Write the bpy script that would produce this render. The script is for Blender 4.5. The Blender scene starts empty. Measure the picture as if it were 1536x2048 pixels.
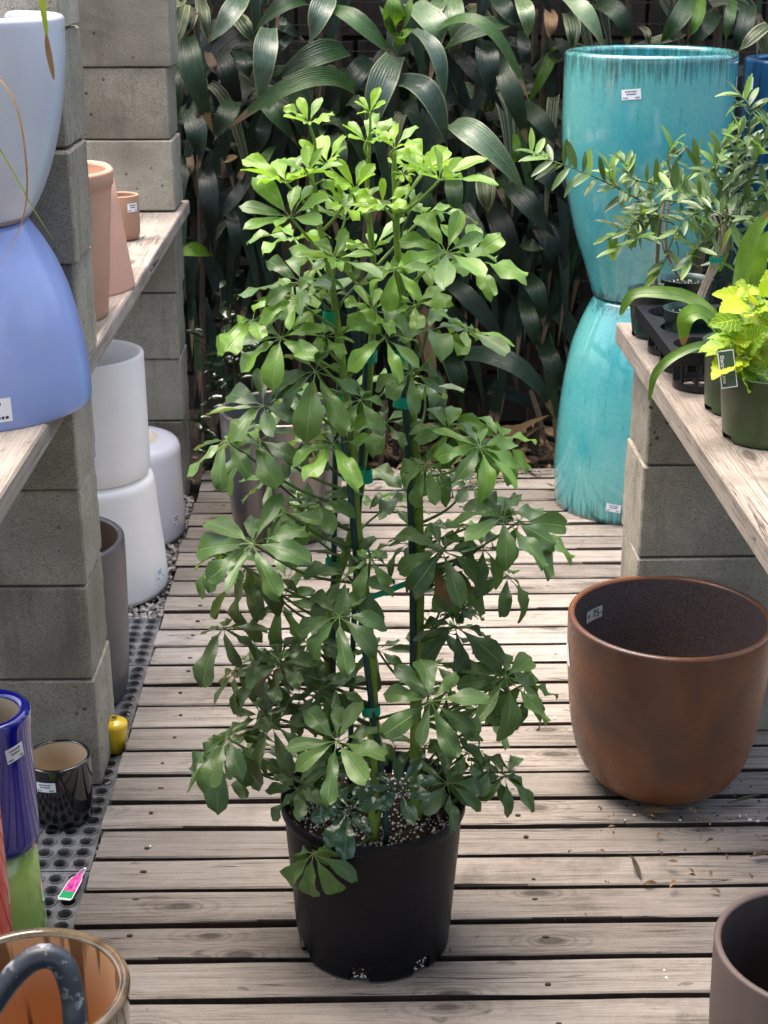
import bpy, math, random
from mathutils import Vector, Matrix, Quaternion, noise
R = math.radians
random.seed(11)
scene = bpy.context.scene
C = scene.collection

# ---------------------------------------------------------------- camera, light, exposure
FPX = 3000.0
PITCH = math.atan(1142 / 3000)
YAW = R(1.035)
EYE = Vector((0, 0, 1.55))
cam_d = bpy.data.cameras.new('camera')
cam = bpy.data.objects.new('camera', cam_d); C.objects.link(cam)
cam.location = EYE
cam.rotation_euler = (math.pi / 2 - PITCH, 0, -YAW)
cam_d.sensor_fit = 'VERTICAL'; cam_d.sensor_height = 36.0; cam_d.sensor_width = 27.0
cam_d.lens = FPX / 2048 * 36.0
cam_d.clip_start = 0.05; cam_d.clip_end = 500
cam_d.dof.use_dof = True
cam_d.dof.focus_distance = 2.45
cam_d.dof.aperture_fstop = 15.0
scene.camera = cam

SUN_EL, SUN_AZ = R(76), R(300)          # azimuth measured clockwise from +Y
world = bpy.data.worlds.new('World'); scene.world = world; world.use_nodes = True
wn = world.node_tree.nodes; wl = world.node_tree.links
wn.clear()
sky = wn.new('ShaderNodeTexSky'); sky.sky_type = 'NISHITA'; sky.sun_disc = False
sky.sun_elevation = SUN_EL; sky.sun_rotation = SUN_AZ
sky.air_density = 1.0; sky.dust_density = 6.0; sky.ozone_density = 0.2; sky.altitude = 0
bg = wn.new('ShaderNodeBackground'); bg.inputs['Strength'].default_value = 0.15
wo = wn.new('ShaderNodeOutputWorld')
wl.new(sky.outputs[0], bg.inputs[0]); wl.new(bg.outputs[0], wo.inputs[0])
sun_d = bpy.data.lights.new('sun', 'SUN'); sun_d.energy = 1.05; sun_d.angle = R(60); sun_d.color = (1.0, 0.96, 0.91)
sun = bpy.data.objects.new('sun', sun_d); C.objects.link(sun)
sd = Vector((math.sin(SUN_AZ) * math.cos(SUN_EL), math.cos(SUN_AZ) * math.cos(SUN_EL), math.sin(SUN_EL)))
sun.location = sd * 10
sun.rotation_euler = sd.to_track_quat('Z', 'Y').to_euler()
vs = scene.view_settings
vs.view_transform = 'Standard'; vs.look = 'None'; vs.gamma = 1.0; vs.use_curve_mapping = False
vs.exposure = 1.84

# ---------------------------------------------------------------- pixel helpers
_cm = cam.rotation_euler.to_matrix()
def ray(x, y):
    return (_cm @ Vector(((x - 768) / FPX, -(y - 1024) / FPX, -1))).normalized()
def G(x, y, z):                       # pixel on a horizontal plane
    d = ray(x, y); return EYE + d * ((z - EYE.z) / d.z)
def PY(x, y, Y):                      # pixel on a vertical plane at depth Y
    d = ray(x, y); return EYE + d * (Y / d.y)

# ---------------------------------------------------------------- objects
W = {}
def put(o, parent=None, world=None):
    C.objects.link(o)
    w = world or Matrix.Identity(4)
    W[o.name] = w
    if parent is not None:
        o.parent = parent; o.matrix_parent_inverse = W[parent.name].inverted()
    o.matrix_basis = w
    return o
def tag(o, label, cat, group=None, kind=None):
    if label: o['label'] = label
    if cat: o['category'] = cat
    if group: o['group'] = group
    if kind: o['kind'] = kind
    return o
def thing(name, loc, label, cat, group=None):
    o = bpy.data.objects.new(name, None); o.empty_display_size = 0.05
    put(o, None, Matrix.Translation(Vector(loc)))
    return tag(o, label, cat, group)
def mk_mesh(name, v, f, mats, smooth=False, uv=None, mi=None):
    me = bpy.data.meshes.new(name)
    me.from_pydata([tuple(a) for a in v], [], f)
    if not isinstance(mats, (list, tuple)): mats = [mats]
    for m in mats: me.materials.append(m)
    if mi: me.polygons.foreach_set('material_index', mi)
    if smooth: me.polygons.foreach_set('use_smooth', [True] * len(f))
    if uv:
        l = me.uv_layers.new(name='UVMap')
        li = [0] * len(me.loops); me.loops.foreach_get('vertex_index', li)
        flat = []
        for i in li: flat += [uv[i][0], uv[i][1]]
        l.data.foreach_set('uv', flat)
    me.update()
    return me
def obj(name, me, parent=None, world=None):
    return put(bpy.data.objects.new(name, me), parent, world)

class MB:
    """collects shapes into one mesh"""
    def __init__(s): s.v = []; s.f = []; s.uv = []
    def add(s, v, f, uv=None):
        b = len(s.v); s.v += [Vector(a) for a in v]; s.f += [tuple(i + b for i in q) for q in f]
        s.uv += (uv if uv else [(0, 0)] * len(v))
    def box(s, a, b):
        x0, y0, z0 = a; x1, y1, z1 = b
        s.add([(x0,y0,z0),(x1,y0,z0),(x1,y1,z0),(x0,y1,z0),(x0,y0,z1),(x1,y0,z1),(x1,y1,z1),(x0,y1,z1)],
              [(0,3,2,1),(4,5,6,7),(0,1,5,4),(1,2,6,5),(2,3,7,6),(3,0,4,7)])
    def tube(s, pts, rad, n=6, cap=True, flat=1.0):
        pts = [Vector(p) for p in pts]
        if not isinstance(rad, (list, tuple)): rad = [rad] * len(pts)
        v = []; f = []; uv = []
        ref = Vector((0.3, 0.8, 0.5)).normalized()
        for i, p in enumerate(pts):
            t = (pts[min(i+1, len(pts)-1)] - pts[max(i-1, 0)]).normalized()
            a = t.cross(ref)
            if a.length < 1e-3: a = t.cross(Vector((1, 0, 0)))
            a.normalize(); b = t.cross(a)
            for k in range(n):
                q = 2 * math.pi * k / n
                v.append(p + (a * math.cos(q) + b * math.sin(q) * flat) * rad[i]); uv.append((i / max(1, len(pts)-1), k / n))
        for i in range(len(pts) - 1):
            for k in range(n):
                k2 = (k + 1) % n
                f.append((i*n+k, (i+1)*n+k, (i+1)*n+k2, i*n+k2))
        if cap:
            f.append(tuple(range(n))); f.append(tuple(reversed([(len(pts)-1)*n + k for k in range(n)])))
        s.add(v, f, uv)
    def mesh(s, name, mats, smooth=False, uv=False, mi=None):
        return mk_mesh(name, s.v, s.f, mats, smooth, s.uv if uv else None, mi)
    def obj(s, name, mats, parent=None, smooth=False, uv=False, world=None):
        return obj(name, s.mesh(name, mats, smooth, uv), parent, world)

def lathe_data(prof, seg=56, skip=None):
    v = []; f = []
    for r, z in prof:
        for k in range(seg):
            q = 2 * math.pi * k / seg
            v.append(Vector((r * math.cos(q), r * math.sin(q), z)))
    for i in range(len(prof) - 1):
        for k in range(seg):
            if skip and skip(i, k): continue
            k2 = (k + 1) % seg
            f.append((i*seg+k, i*seg+k2, (i+1)*seg+k2, (i+1)*seg+k))
    return v, f
def smooth_prof(pts, n=5):
    """Catmull-Rom through (r, z) points"""
    out = []
    for i in range(len(pts) - 1):
        p0 = pts[max(i-1, 0)]; p1 = pts[i]; p2 = pts[i+1]; p3 = pts[min(i+2, len(pts)-1)]
        for k in range(n):
            t = k / n
            out.append(tuple(0.5 * ((2*p1[j]) + (-p0[j]+p2[j])*t + (2*p0[j]-5*p1[j]+4*p2[j]-p3[j])*t*t + (-p0[j]+3*p1[j]-3*p2[j]+p3[j])*t**3) for j in (0, 1)))
    out.append(tuple(pts[-1]))
    return out
def spline(pts, n=6):
    pts = [Vector(p) for p in pts]; out = []
    for i in range(len(pts) - 1):
        p0 = pts[max(i-1, 0)]; p1 = pts[i]; p2 = pts[i+1]; p3 = pts[min(i+2, len(pts)-1)]
        for k in range(n):
            t = k / n
            out.append(0.5 * ((2*p1) + (p2-p0)*t + (2*p0-5*p1+4*p2-p3)*t*t + (3*p1-p0-3*p2+p3)*t**3))
    out.append(pts[-1]); return out
# ---------------------------------------------------------------- materials
class NT:
    def __init__(s, name):
        s.m = bpy.data.materials.new(name); s.m.use_nodes = True
        s.n = s.m.node_tree.nodes; s.l = s.m.node_tree.links
        s.b = s.n['Principled BSDF']; s.out = s.n['Material Output']
    def new(s, t, **kw):
        q = s.n.new(t)
        for k, v in kw.items(): setattr(q, k, v)
        return q
    def put(s, sock, val):
        if hasattr(val, 'is_output'): s.l.new(val, sock)
        elif val is not None:
            if isinstance(val, (list, tuple)) and sock.type == 'RGBA' and len(val) == 3: val = (*val, 1)
            sock.default_value = val
    def coord(s, kind='Object', scale=(1, 1, 1), rnd=0.0):
        tc = s.new('ShaderNodeTexCoord'); mp = s.new('ShaderNodeMapping')
        s.l.new(tc.outputs[kind], mp.inputs['Vector']); mp.inputs['Scale'].default_value = scale
        if rnd:
            oi = s.new('ShaderNodeObjectInfo'); mu = s.math('MULTIPLY', oi.outputs['Random'], rnd)
            cx = s.new('ShaderNodeCombineXYZ'); s.l.new(mu, cx.inputs[0]); s.l.new(mu, cx.inputs[1]); s.l.new(mu, cx.inputs[2])
            s.l.new(cx.outputs[0], mp.inputs['Location'])
        return mp.outputs[0]
    def math(s, op, a, b=None, clamp=False):
        q = s.new('ShaderNodeMath', operation=op, use_clamp=clamp)
        s.put(q.inputs[0], a)
        if b is not None: s.put(q.inputs[1], b)
        return q.outputs[0]
    def noise(s, vec, scale, detail=4, rough=0.55, dist=0.0):
        q = s.new('ShaderNodeTexNoise'); s.l.new(vec, q.inputs['Vector'])
        q.inputs['Scale'].default_value = scale; q.inputs['Detail'].default_value = detail
        q.inputs['Roughness'].default_value = rough; q.inputs['Distortion'].default_value = dist
        return q.outputs['Fac']
    def voro(s, vec, scale, feature='F1'):
        q = s.new('ShaderNodeTexVoronoi', feature=feature); s.l.new(vec, q.inputs['Vector']); q.inputs['Scale'].default_value = scale
        return q.outputs['Distance']
    def ramp(s, fac, stops):
        q = s.new('ShaderNodeValToRGB'); s.put(q.inputs[0], fac)
        e = q.color_ramp.elements
        while len(e) < len(stops): e.new(0.5)
        for i, (p, c) in enumerate(stops):
            e[i].position = p; e[i].color = (*c, 1) if len(c) == 3 else c
        return q.outputs[0]
    def step(s, fac, a, b):
        q = s.new('ShaderNodeMapRange'); s.put(q.inputs[0], fac); q.inputs[1].default_value = a; q.inputs[2].default_value = b
        return q.outputs[0]
    def mix(s, fac, a, b, mode='MIX'):
        q = s.new('ShaderNodeMix', data_type='RGBA', blend_type=mode)
        s.put(q.inputs[0], fac); s.put(q.inputs[6], a); s.put(q.inputs[7], b)
        return q.outputs[2]
    def bump(s, h, strength=0.3, dist=0.002):
        q = s.new('ShaderNodeBump'); s.put(q.inputs['Height'], h); q.inputs['Strength'].default_value = strength; q.inputs['Distance'].default_value = dist
        s.l.new(q.outputs[0], s.b.inputs['Normal'])
        return q.outputs[0]
    def set(s, col=None, rough=None, spec=None, metal=None, coat=None, coat_rough=0.05):
        s.put(s.b.inputs['Base Color'], col)
        s.put(s.b.inputs['Roughness'], rough)
        s.put(s.b.inputs['Specular IOR Level'], spec)
        s.put(s.b.inputs['Metallic'], metal)
        if coat is not None:
            s.put(s.b.inputs['Coat Weight'], coat); s.b.inputs['Coat Roughness'].default_value = coat_rough
        return s.m
    def sep(s, vec):
        q = s.new('ShaderNodeSeparateXYZ'); s.l.new(vec, q.inputs[0]); return q.outputs
    def rnd(s):
        return s.new('ShaderNodeObjectInfo').outputs['Random']

def m_wood(name, pale, mid, dark, rnd=40, stain=0.5, axis='X', bump=0.5):
    t = NT(name)
    def cc(a, b, c=None): return t.coord('Object', (a, b, c or b) if axis == 'X' else (b, a, c or b), rnd)
    base = t.coord('Object', (1, 1, 1), rnd)
    fib = t.noise(cc(9, 330), 1.0, 4, 0.75, 0.3)          # fine fibres
    band = t.noise(cc(1.6, 55), 1.0, 4, 0.6, 0.7)         # growth bands
    blot = t.noise(base, 5.5, 6, 0.7)                     # uneven silvering
    spk = t.noise(base, 240, 3, 0.7)
    g = t.math('ADD', t.math('ADD', t.math('MULTIPLY', fib, 0.42), t.math('MULTIPLY', band, 0.26)), t.math('ADD', t.math('MULTIPLY', blot, 0.22), t.math('MULTIPLY', spk, 0.10)))
    col = t.ramp(g, [(0.38, dark), (0.47, mid), (0.54, tuple((a + b) / 2 for a, b in zip(mid, pale))), (0.64, pale)])
    # knots: growth rings round an off-centre eye
    kv = t.new('ShaderNodeTexVoronoi', voronoi_dimensions='2D'); t.l.new(cc(2.2, 6.0, 3), kv.inputs['Vector']); kv.inputs['Scale'].default_value = 1.0
    kd = t.math('ADD', kv.outputs['Distance'], t.math('MULTIPLY', t.noise(base, 14, 4, 0.6), 0.09))
    rings = t.math('SINE', t.math('MULTIPLY', kd, 105.0))
    near = t.step(kd, 0.30, 0.14)
    col = t.mix(t.math('MULTIPLY', t.math('MULTIPLY', t.step(rings, 0.2, 1.0), near), 0.45), col, dark)
    col = t.mix(t.math('MULTIPLY', t.step(kd, 0.125, 0.085), 0.75), col, tuple(x * 0.6 for x in dark))
    # splits along the grain, only in places
    ck = t.noise(cc(1.1, 42, 30), 1.0, 3, 0.55, 0.6)
    crack = t.math('MULTIPLY', t.step(t.math('ABSOLUTE', t.math('SUBTRACT', ck, 0.5)), 0.013, 0.002), t.step(t.noise(cc(2.2, 7), 1.0, 3), 0.50, 0.58), clamp=True)
    col = t.mix(t.math('MULTIPLY', crack, 0.9), col, (0.030, 0.025, 0.021))
    # damp stains and grime with their own outline
    st = t.step(t.noise(base, 3.4, 6, 0.7, 0.3), 0.55, 0.66)
    col = t.mix(t.math('MULTIPLY', st, stain), col, tuple(x * 0.75 for x in dark))
    sp = t.step(t.noise(cc(16, 34), 1.0, 3, 0.5, 0.5), 0.70, 0.73)
    col = t.mix(t.math('MULTIPLY', sp, 0.55), col, (0.075, 0.052, 0.042))
    col = t.mix(1.0, col, t.ramp(t.rnd(), [(0.0, (0.66, 0.64, 0.62)), (0.4, (0.92, 0.90, 0.87)), (0.75, (1.0, 0.98, 0.95)), (1.0, (1.10, 1.10, 1.11))]), 'MULTIPLY')
    t.bump(t.math('SUBTRACT', g, t.math('MULTIPLY', crack, 0.6)), bump, 0.006)
    return t.set(col, 0.82, 0.22)
M = {}
M['deck'] = m_wood('weathered_deck_wood', (0.385, 0.352, 0.318), (0.245, 0.219, 0.192), (0.105, 0.088, 0.073), stain=0.5)
M['shelf'] = m_wood('weathered_shelf_wood', (0.40, 0.355, 0.31), (0.27, 0.235, 0.20), (0.12, 0.095, 0.078), axis='Y', stain=0.5)

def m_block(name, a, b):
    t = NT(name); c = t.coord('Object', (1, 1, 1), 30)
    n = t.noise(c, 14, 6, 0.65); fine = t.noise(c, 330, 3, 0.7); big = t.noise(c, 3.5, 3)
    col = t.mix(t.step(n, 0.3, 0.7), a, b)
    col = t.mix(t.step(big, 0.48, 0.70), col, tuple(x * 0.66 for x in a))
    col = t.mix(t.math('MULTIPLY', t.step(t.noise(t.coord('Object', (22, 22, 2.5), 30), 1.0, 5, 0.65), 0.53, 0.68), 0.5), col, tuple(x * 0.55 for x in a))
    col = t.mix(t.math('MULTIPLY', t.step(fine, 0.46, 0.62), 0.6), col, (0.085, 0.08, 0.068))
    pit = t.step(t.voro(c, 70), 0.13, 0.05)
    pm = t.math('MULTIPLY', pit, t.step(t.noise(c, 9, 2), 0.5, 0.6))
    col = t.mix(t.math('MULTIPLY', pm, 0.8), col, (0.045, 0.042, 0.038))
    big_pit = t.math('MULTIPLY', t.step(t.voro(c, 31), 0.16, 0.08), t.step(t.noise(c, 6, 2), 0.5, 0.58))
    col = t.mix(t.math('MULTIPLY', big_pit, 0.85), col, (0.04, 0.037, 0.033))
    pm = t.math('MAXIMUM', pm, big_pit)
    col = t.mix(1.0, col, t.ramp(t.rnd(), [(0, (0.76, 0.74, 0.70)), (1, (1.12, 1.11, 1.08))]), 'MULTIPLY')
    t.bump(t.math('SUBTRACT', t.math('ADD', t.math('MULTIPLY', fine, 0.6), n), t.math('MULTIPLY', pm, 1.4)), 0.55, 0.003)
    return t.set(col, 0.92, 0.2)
M['block'] = m_block('concrete_block', (0.31, 0.285, 0.225), (0.47, 0.44, 0.36))
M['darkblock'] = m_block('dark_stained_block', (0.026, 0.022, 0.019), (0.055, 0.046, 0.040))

def m_plain(name, col, rough=0.5, spec=0.5, var=0.15, scale=12, bump=0.0, coat=None, metal=None, coat_rough=0.05, bscale=60):
    t = NT(name); c = t.coord('Object', (1, 1, 1), 17)
    n = t.noise(c, scale, 5, 0.6)
    cc = t.mix(t.step(n, 0.3, 0.7), tuple(max(0, x * (1 - var)) for x in col), tuple(min(1, x * (1 + var)) for x in col))
    sc = t.step(t.noise(t.coord('Object', (1, 1, 0.35), 17), scale * 6, 6, 0.75, 0.6), 0.56, 0.70)
    cc = t.mix(t.math('MULTIPLY', sc, 0.16), cc, tuple(x * 0.6 + 0.03 for x in col))
    if bump: t.bump(t.noise(c, bscale, 4, 0.6), bump, 0.002)
    return t.set(cc, t.step(t.noise(c, scale * 2.3, 3), -0.2 + 0.0, 1.2) if rough is None else rough, spec, metal, coat, coat_rough)
M['deck_edge'] = m_plain('plank_edge_painted_shade', (0.050, 0.038, 0.030), 0.85, 0.2, 0.35, 25, 0.3)  # dark plank sides: shade of the gaps painted into the wood colour
M['white'] = m_plain('white_matte_glaze', (0.88, 0.835, 0.775), 0.38, 0.5, 0.04, 5, 0.05)
M['cream'] = m_plain('cream_inside', (0.52, 0.40, 0.26), 0.55, 0.4, 0.10, 9, 0.1)
M['cream_floor'] = m_plain('pale_unglazed_clay', (0.62, 0.55, 0.42), 0.8, 0.3, 0.12, 14, 0.2)
M['whitelav'] = m_plain('lavender_white_glaze', (0.78, 0.77, 0.81), 0.25, 0.5, 0.04, 5, 0.03, 0.3)
M['lavwhite'] = None
M['periwinkle'] = m_plain('periwinkle_blue_glaze', (0.27, 0.345, 0.66), 0.28, 0.5, 0.10, 5, 0.08, 0.4, coat_rough=0.15)
M['palelav'] = m_plain('pale_grey_lilac_glaze', (0.62, 0.64, 0.74), 0.28, 0.5, 0.09, 5, 0.08, 0.45, coat_rough=0.12)
M['clayrim'] = m_plain('bare_pink_clay', (0.50, 0.30, 0.21), 0.8, 0.3, 0.1, 20, 0.2)
M['terracotta'] = m_plain('terracotta', (0.50, 0.285, 0.19), 0.8, 0.3, 0.10, 7, 0.12)
M['terrapink'] = m_plain('pink_terracotta', (0.58, 0.33, 0.24), 0.8, 0.3, 0.08, 7, 0.12)
M['terrabrown'] = m_plain('tan_terracotta', (0.40, 0.235, 0.15), 0.75, 0.3, 0.12, 9, 0.12)
M['greypot'] = m_plain('dark_grey_matte_glaze', (0.085, 0.082, 0.085), 0.38, 0.5, 0.18, 8, 0.08, 0.15, coat_rough=0.3)
M['greyin'] = m_plain('dark_brown_inside', (0.10, 0.06, 0.035), 0.6, 0.4, 0.2, 8, 0.1)
M['cobalt'] = m_plain('cobalt_blue_glaze', (0.006, 0.009, 0.27), 0.12, 0.5, 0.12, 6, 0.03, 1.0)
M['blackglaze'] = m_plain('black_gloss_glaze', (0.008, 0.008, 0.009), 0.09, 0.5, 0.2, 6, 0.03, 1.0)
M['lime_glaze'] = m_plain('apple_green_glaze', (0.36, 0.56, 0.13), 0.16, 0.5, 0.06, 5, 0.03, 0.8)
M['red_glaze'] = m_plain('red_glaze', (0.62, 0.030, 0.020), 0.16, 0.5, 0.08, 5, 0.03, 0.8)
M['yellow'] = m_plain('yellow_glaze', (0.75, 0.52, 0.015), 0.25, 0.5, 0.06, 8, 0.04, 0.5)
M['sticker'] = m_plain('white_paper_label', (0.82, 0.83, 0.86), 0.5, 0.4, 0.02)
M['ink'] = m_plain('black_ink', (0.03, 0.03, 0.035), 0.6, 0.3, 0.02)
M['tape_tag'] = m_plain('translucent_masking_tape', (0.52, 0.53, 0.49), 0.4, 0.5, 0.05)
M['blackplastic'] = m_plain('black_nursery_plastic', (0.0035, 0.0042, 0.0075), 0.40, 0.22, 0.25, 9, 0.12, bscale=180)
M['tray'] = m_plain('black_tray_plastic', (0.012, 0.012, 0.014), 0.36, 0.5, 0.2, 12, 0.05)
M['greenplastic'] = m_plain('olive_green_nursery_plastic', (0.040, 0.072, 0.026), 0.36, 0.5, 0.12, 10, 0.05)
M['darkgreenplastic'] = m_plain('dark_green_nursery_plastic', (0.012, 0.040, 0.032), 0.3, 0.5, 0.15, 10, 0.05)
M['rubber'] = m_plain('dusty_black_rubber', (0.13, 0.13, 0.135), 0.75, 0.3, 0.5, 18, 0.3)
M['stake'] = m_plain('green_coated_stake', (0.012, 0.045, 0.042), 0.4, 0.5, 0.3, 25, 0.1)
M['tape'] = m_plain('green_plant_tape', (0.0, 0.34, 0.21), 0.3, 0.5, 0.12, 30)
M['nail'] = m_plain('rusty_nail_head', (0.045, 0.03, 0.025), 0.6, 0.5, 0.3, 200, metal=0.4)
def m_handle():
    t = NT('chipped_dark_paint_steel'); c = t.coord('Object')
    chip = t.step(t.noise(c, 75, 5, 0.7), 0.57, 0.64)
    col = t.mix(chip, (0.040, 0.046, 0.058), (0.34, 0.35, 0.37))
    t.bump(chip, 0.4, 0.002)
    return t.set(col, 0.36, 0.5)
M['handle'] = m_handle()
M['wire'] = m_plain('rusty_wire', (0.03, 0.025, 0.022), 0.7, 0.3, 0.3)
M['drywood'] = m_plain('pale_trunk_bark', (0.30, 0.245, 0.185), 0.8, 0.3, 0.25, 60, 0.3)
M['cane'] = m_plain('ringed_brown_cane', (0.085, 0.062, 0.042), 0.85, 0.3, 0.35, 50, 0.4)
M['perlite'] = m_plain('white_perlite', (0.72, 0.71, 0.68), 0.9, 0.2, 0.1, 40)
M['debris'] = m_plain('pale_crumb', (0.62, 0.60, 0.55), 0.9, 0.2, 0.1, 40)
M['redflower'] = m_plain('red_petal', (0.55, 0.05, 0.03), 0.6, 0.3, 0.2, 40)

def m_soil():
    t = NT('dark_potting_soil'); c = t.coord('Object', (1, 1, 1), 9)
    n = t.noise(c, 160, 4, 0.7); v = t.voro(c, 210)
    col = t.mix(t.step(n, 0.35, 0.7), (0.018, 0.012, 0.009), (0.075, 0.048, 0.032))
    t.bump(t.math('ADD', n, v), 1.0, 0.006)
    return t.set(col, 0.95, 0.2)
M['soil'] = m_soil()
def m_ground():
    t = NT('dark_earth'); c = t.coord('Object')
    n = t.noise(c, 9, 6, 0.7); f = t.noise(c, 90, 4, 0.7)
    col = t.mix(t.step(n, 0.35, 0.65), (0.022, 0.017, 0.013), (0.06, 0.047, 0.035))
    t.bump(t.math('ADD', n, f), 1.0, 0.02)
    return t.set(col, 0.95, 0.2)
M['ground'] = m_ground()
def m_gravel():
    t = NT('grey_gravel'); c = t.coord('Object')
    col = t.ramp(t.noise(c, 45, 2, 0.5), [(0.3, (0.10, 0.09, 0.08)), (0.5, (0.30, 0.28, 0.26)), (0.7, (0.50, 0.47, 0.43))])
    return t.set(col, 0.85, 0.3)
M['gravel'] = m_gravel()
def m_litter():
    t = NT('dry_leaf_litter'); c = t.coord('Object')
    col = t.ramp(t.noise(c, 22, 2, 0.5), [(0.3, (0.045, 0.028, 0.015)), (0.5, (0.14, 0.085, 0.045)), (0.7, (0.26, 0.18, 0.10))])
    return t.set(col, 0.8, 0.3)
M['litter'] = m_litter()

def m_turq():
    t = NT('turquoise_run_glaze'); c = t.coord('Object')
    x, y, z = t.sep(c)[0:3]
    streak = t.noise(t.coord('Object', (95, 95, 7)), 1.0, 5, 0.7, 0.3)
    blot = t.noise(c, 3.0, 4, 0.6); fine = t.noise(c, 110, 3, 0.6)
    col = t.mix(t.step(blot, 0.32, 0.68), (0.055, 0.37, 0.40), (0.17, 0.48, 0.42))
    col = t.mix(t.math('MULTIPLY', t.step(fine, 0.4, 0.7), 0.22), col, (0.012, 0.16, 0.20))
    # the glaze breaks dark where it runs thin at rim and foot
    zn = t.new('ShaderNodeAttribute', attribute_name='rimness').outputs['Fac']
    dark = t.math('MULTIPLY', t.step(t.math('ADD', streak, t.math('MULTIPLY', zn, 0.26)), 0.60, 0.80), 0.75, clamp=True)
    col = t.mix(dark, col, (0.016, 0.05, 0.052))
    chip = t.math('MULTIPLY', t.step(zn, 0.80, 0.95), t.step(t.noise(c, 16, 3), 0.62, 0.7))
    col = t.mix(t.math('MULTIPLY', chip, 0.5), col, (0.13, 0.07, 0.05))
    t.bump(t.math('ADD', t.noise(c, 30, 3), t.math('MULTIPLY', streak, 0.5)), 0.10, 0.004)
    return t.set(col, 0.10, 0.55, None, 0.9, 0.03)
M['turq'] = m_turq()
def m_darkblue():
    t = NT('deep_blue_run_glaze'); c = t.coord('Object')
    s = t.noise(t.coord('Object', (40, 40, 3)), 1.0, 5, 0.65)
    col = t.ramp(s, [(0.3, (0.006, 0.012, 0.03)), (0.55, (0.008, 0.05, 0.13)), (0.8, (0.02, 0.14, 0.24))])
    return t.set(col, 0.18, 0.5, None, 0.6)
M['darkblue'] = m_darkblue()
def m_rust():
    t = NT('iron_brown_stoneware'); c = t.coord('Object')
    n = t.noise(c, 3.1, 4, 0.55, 0.4); f = t.noise(c, 130, 3, 0.6)
    col = t.ramp(n, [(0.30, (0.030, 0.023, 0.023)), (0.42, (0.095, 0.042, 0.024)), (0.54, (0.175, 0.062, 0.021)), (0.66, (0.16, 0.095, 0.068))])
    col = t.mix(t.math('MULTIPLY', t.step(f, 0.45, 0.72), 0.35), col, (0.06, 0.035, 0.025))
    t.bump(f, 0.15, 0.001)
    return t.set(col, t.ramp(f, [(0.3, (0.26,) * 3), (0.7, (0.46,) * 3)]), 0.5)
M['rust'] = m_rust()
def m_rustin():
    t = NT('speckled_purple_brown_inside'); c = t.coord('Object')
    f = t.noise(c, 240, 3, 0.7); v = t.step(t.voro(c, 150), 0.3, 0.12)
    col = t.mix(t.step(f, 0.35, 0.7), (0.050, 0.036, 0.036), (0.115, 0.085, 0.082))
    col = t.mix(t.math('MULTIPLY', v, 0.7), col, (0.02, 0.014, 0.014))
    t.bump(f, 0.5, 0.002)
    return t.set(col, 0.7, 0.3)
M['rustin'] = m_rustin()
M['brownpot'] = m_plain('purple_brown_stoneware', (0.105, 0.078, 0.070), 0.55, 0.4, 0.2, 6, 0.15)
M['brownin'] = m_plain('dark_brown_stoneware_inside', (0.060, 0.045, 0.040), 0.65, 0.3, 0.2, 10, 0.2)
def m_bronze():
    t = NT('bronze_streaked_glaze'); c = t.coord('Object')
    s = t.noise(t.coord('Object', (16, 16, 0.9)), 1.0, 3, 0.5, 0.4)
    col = t.ramp(s, [(0.36, (0.030, 0.026, 0.030)), (0.46, (0.10, 0.088, 0.084)), (0.56, (0.19, 0.165, 0.15)), (0.66, (0.29, 0.18, 0.11))])
    return t.set(col, 0.30, 0.6, 0.25, 0.3, 0.15)
M['bronze'] = m_bronze()
def m_fore():
    t = NT('brown_olive_gloss_glaze'); c = t.coord('Object')
    n = t.noise(c, 14, 4, 0.6)
    col = t.ramp(n, [(0.35, (0.05, 0.035, 0.02)), (0.5, (0.13, 0.085, 0.045)), (0.65, (0.20, 0.16, 0.10))])
    t.bump(n, 0.2, 0.003)
    return t.set(col, 0.14, 0.5, None, 0.8)
M['fore'] = m_fore()
def m_forein():
    t = NT('orange_clay_with_glaze_drips'); c = t.coord('Object')
    s = t.noise(t.coord('Object', (30, 30, 2.2)), 1.0, 3, 0.5, 0.5)
    zn = t.new('ShaderNodeAttribute', attribute_name='rimness').outputs['Fac']
    d = t.step(t.math('ADD', s, t.math('MULTIPLY', zn, 0.20)), 0.68, 0.74)
    col = t.mix(d, (0.60, 0.335, 0.165), (0.16, 0.08, 0.03))
    return t.set(col, 0.45, 0.5)
M['forein'] = m_forein()

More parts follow.
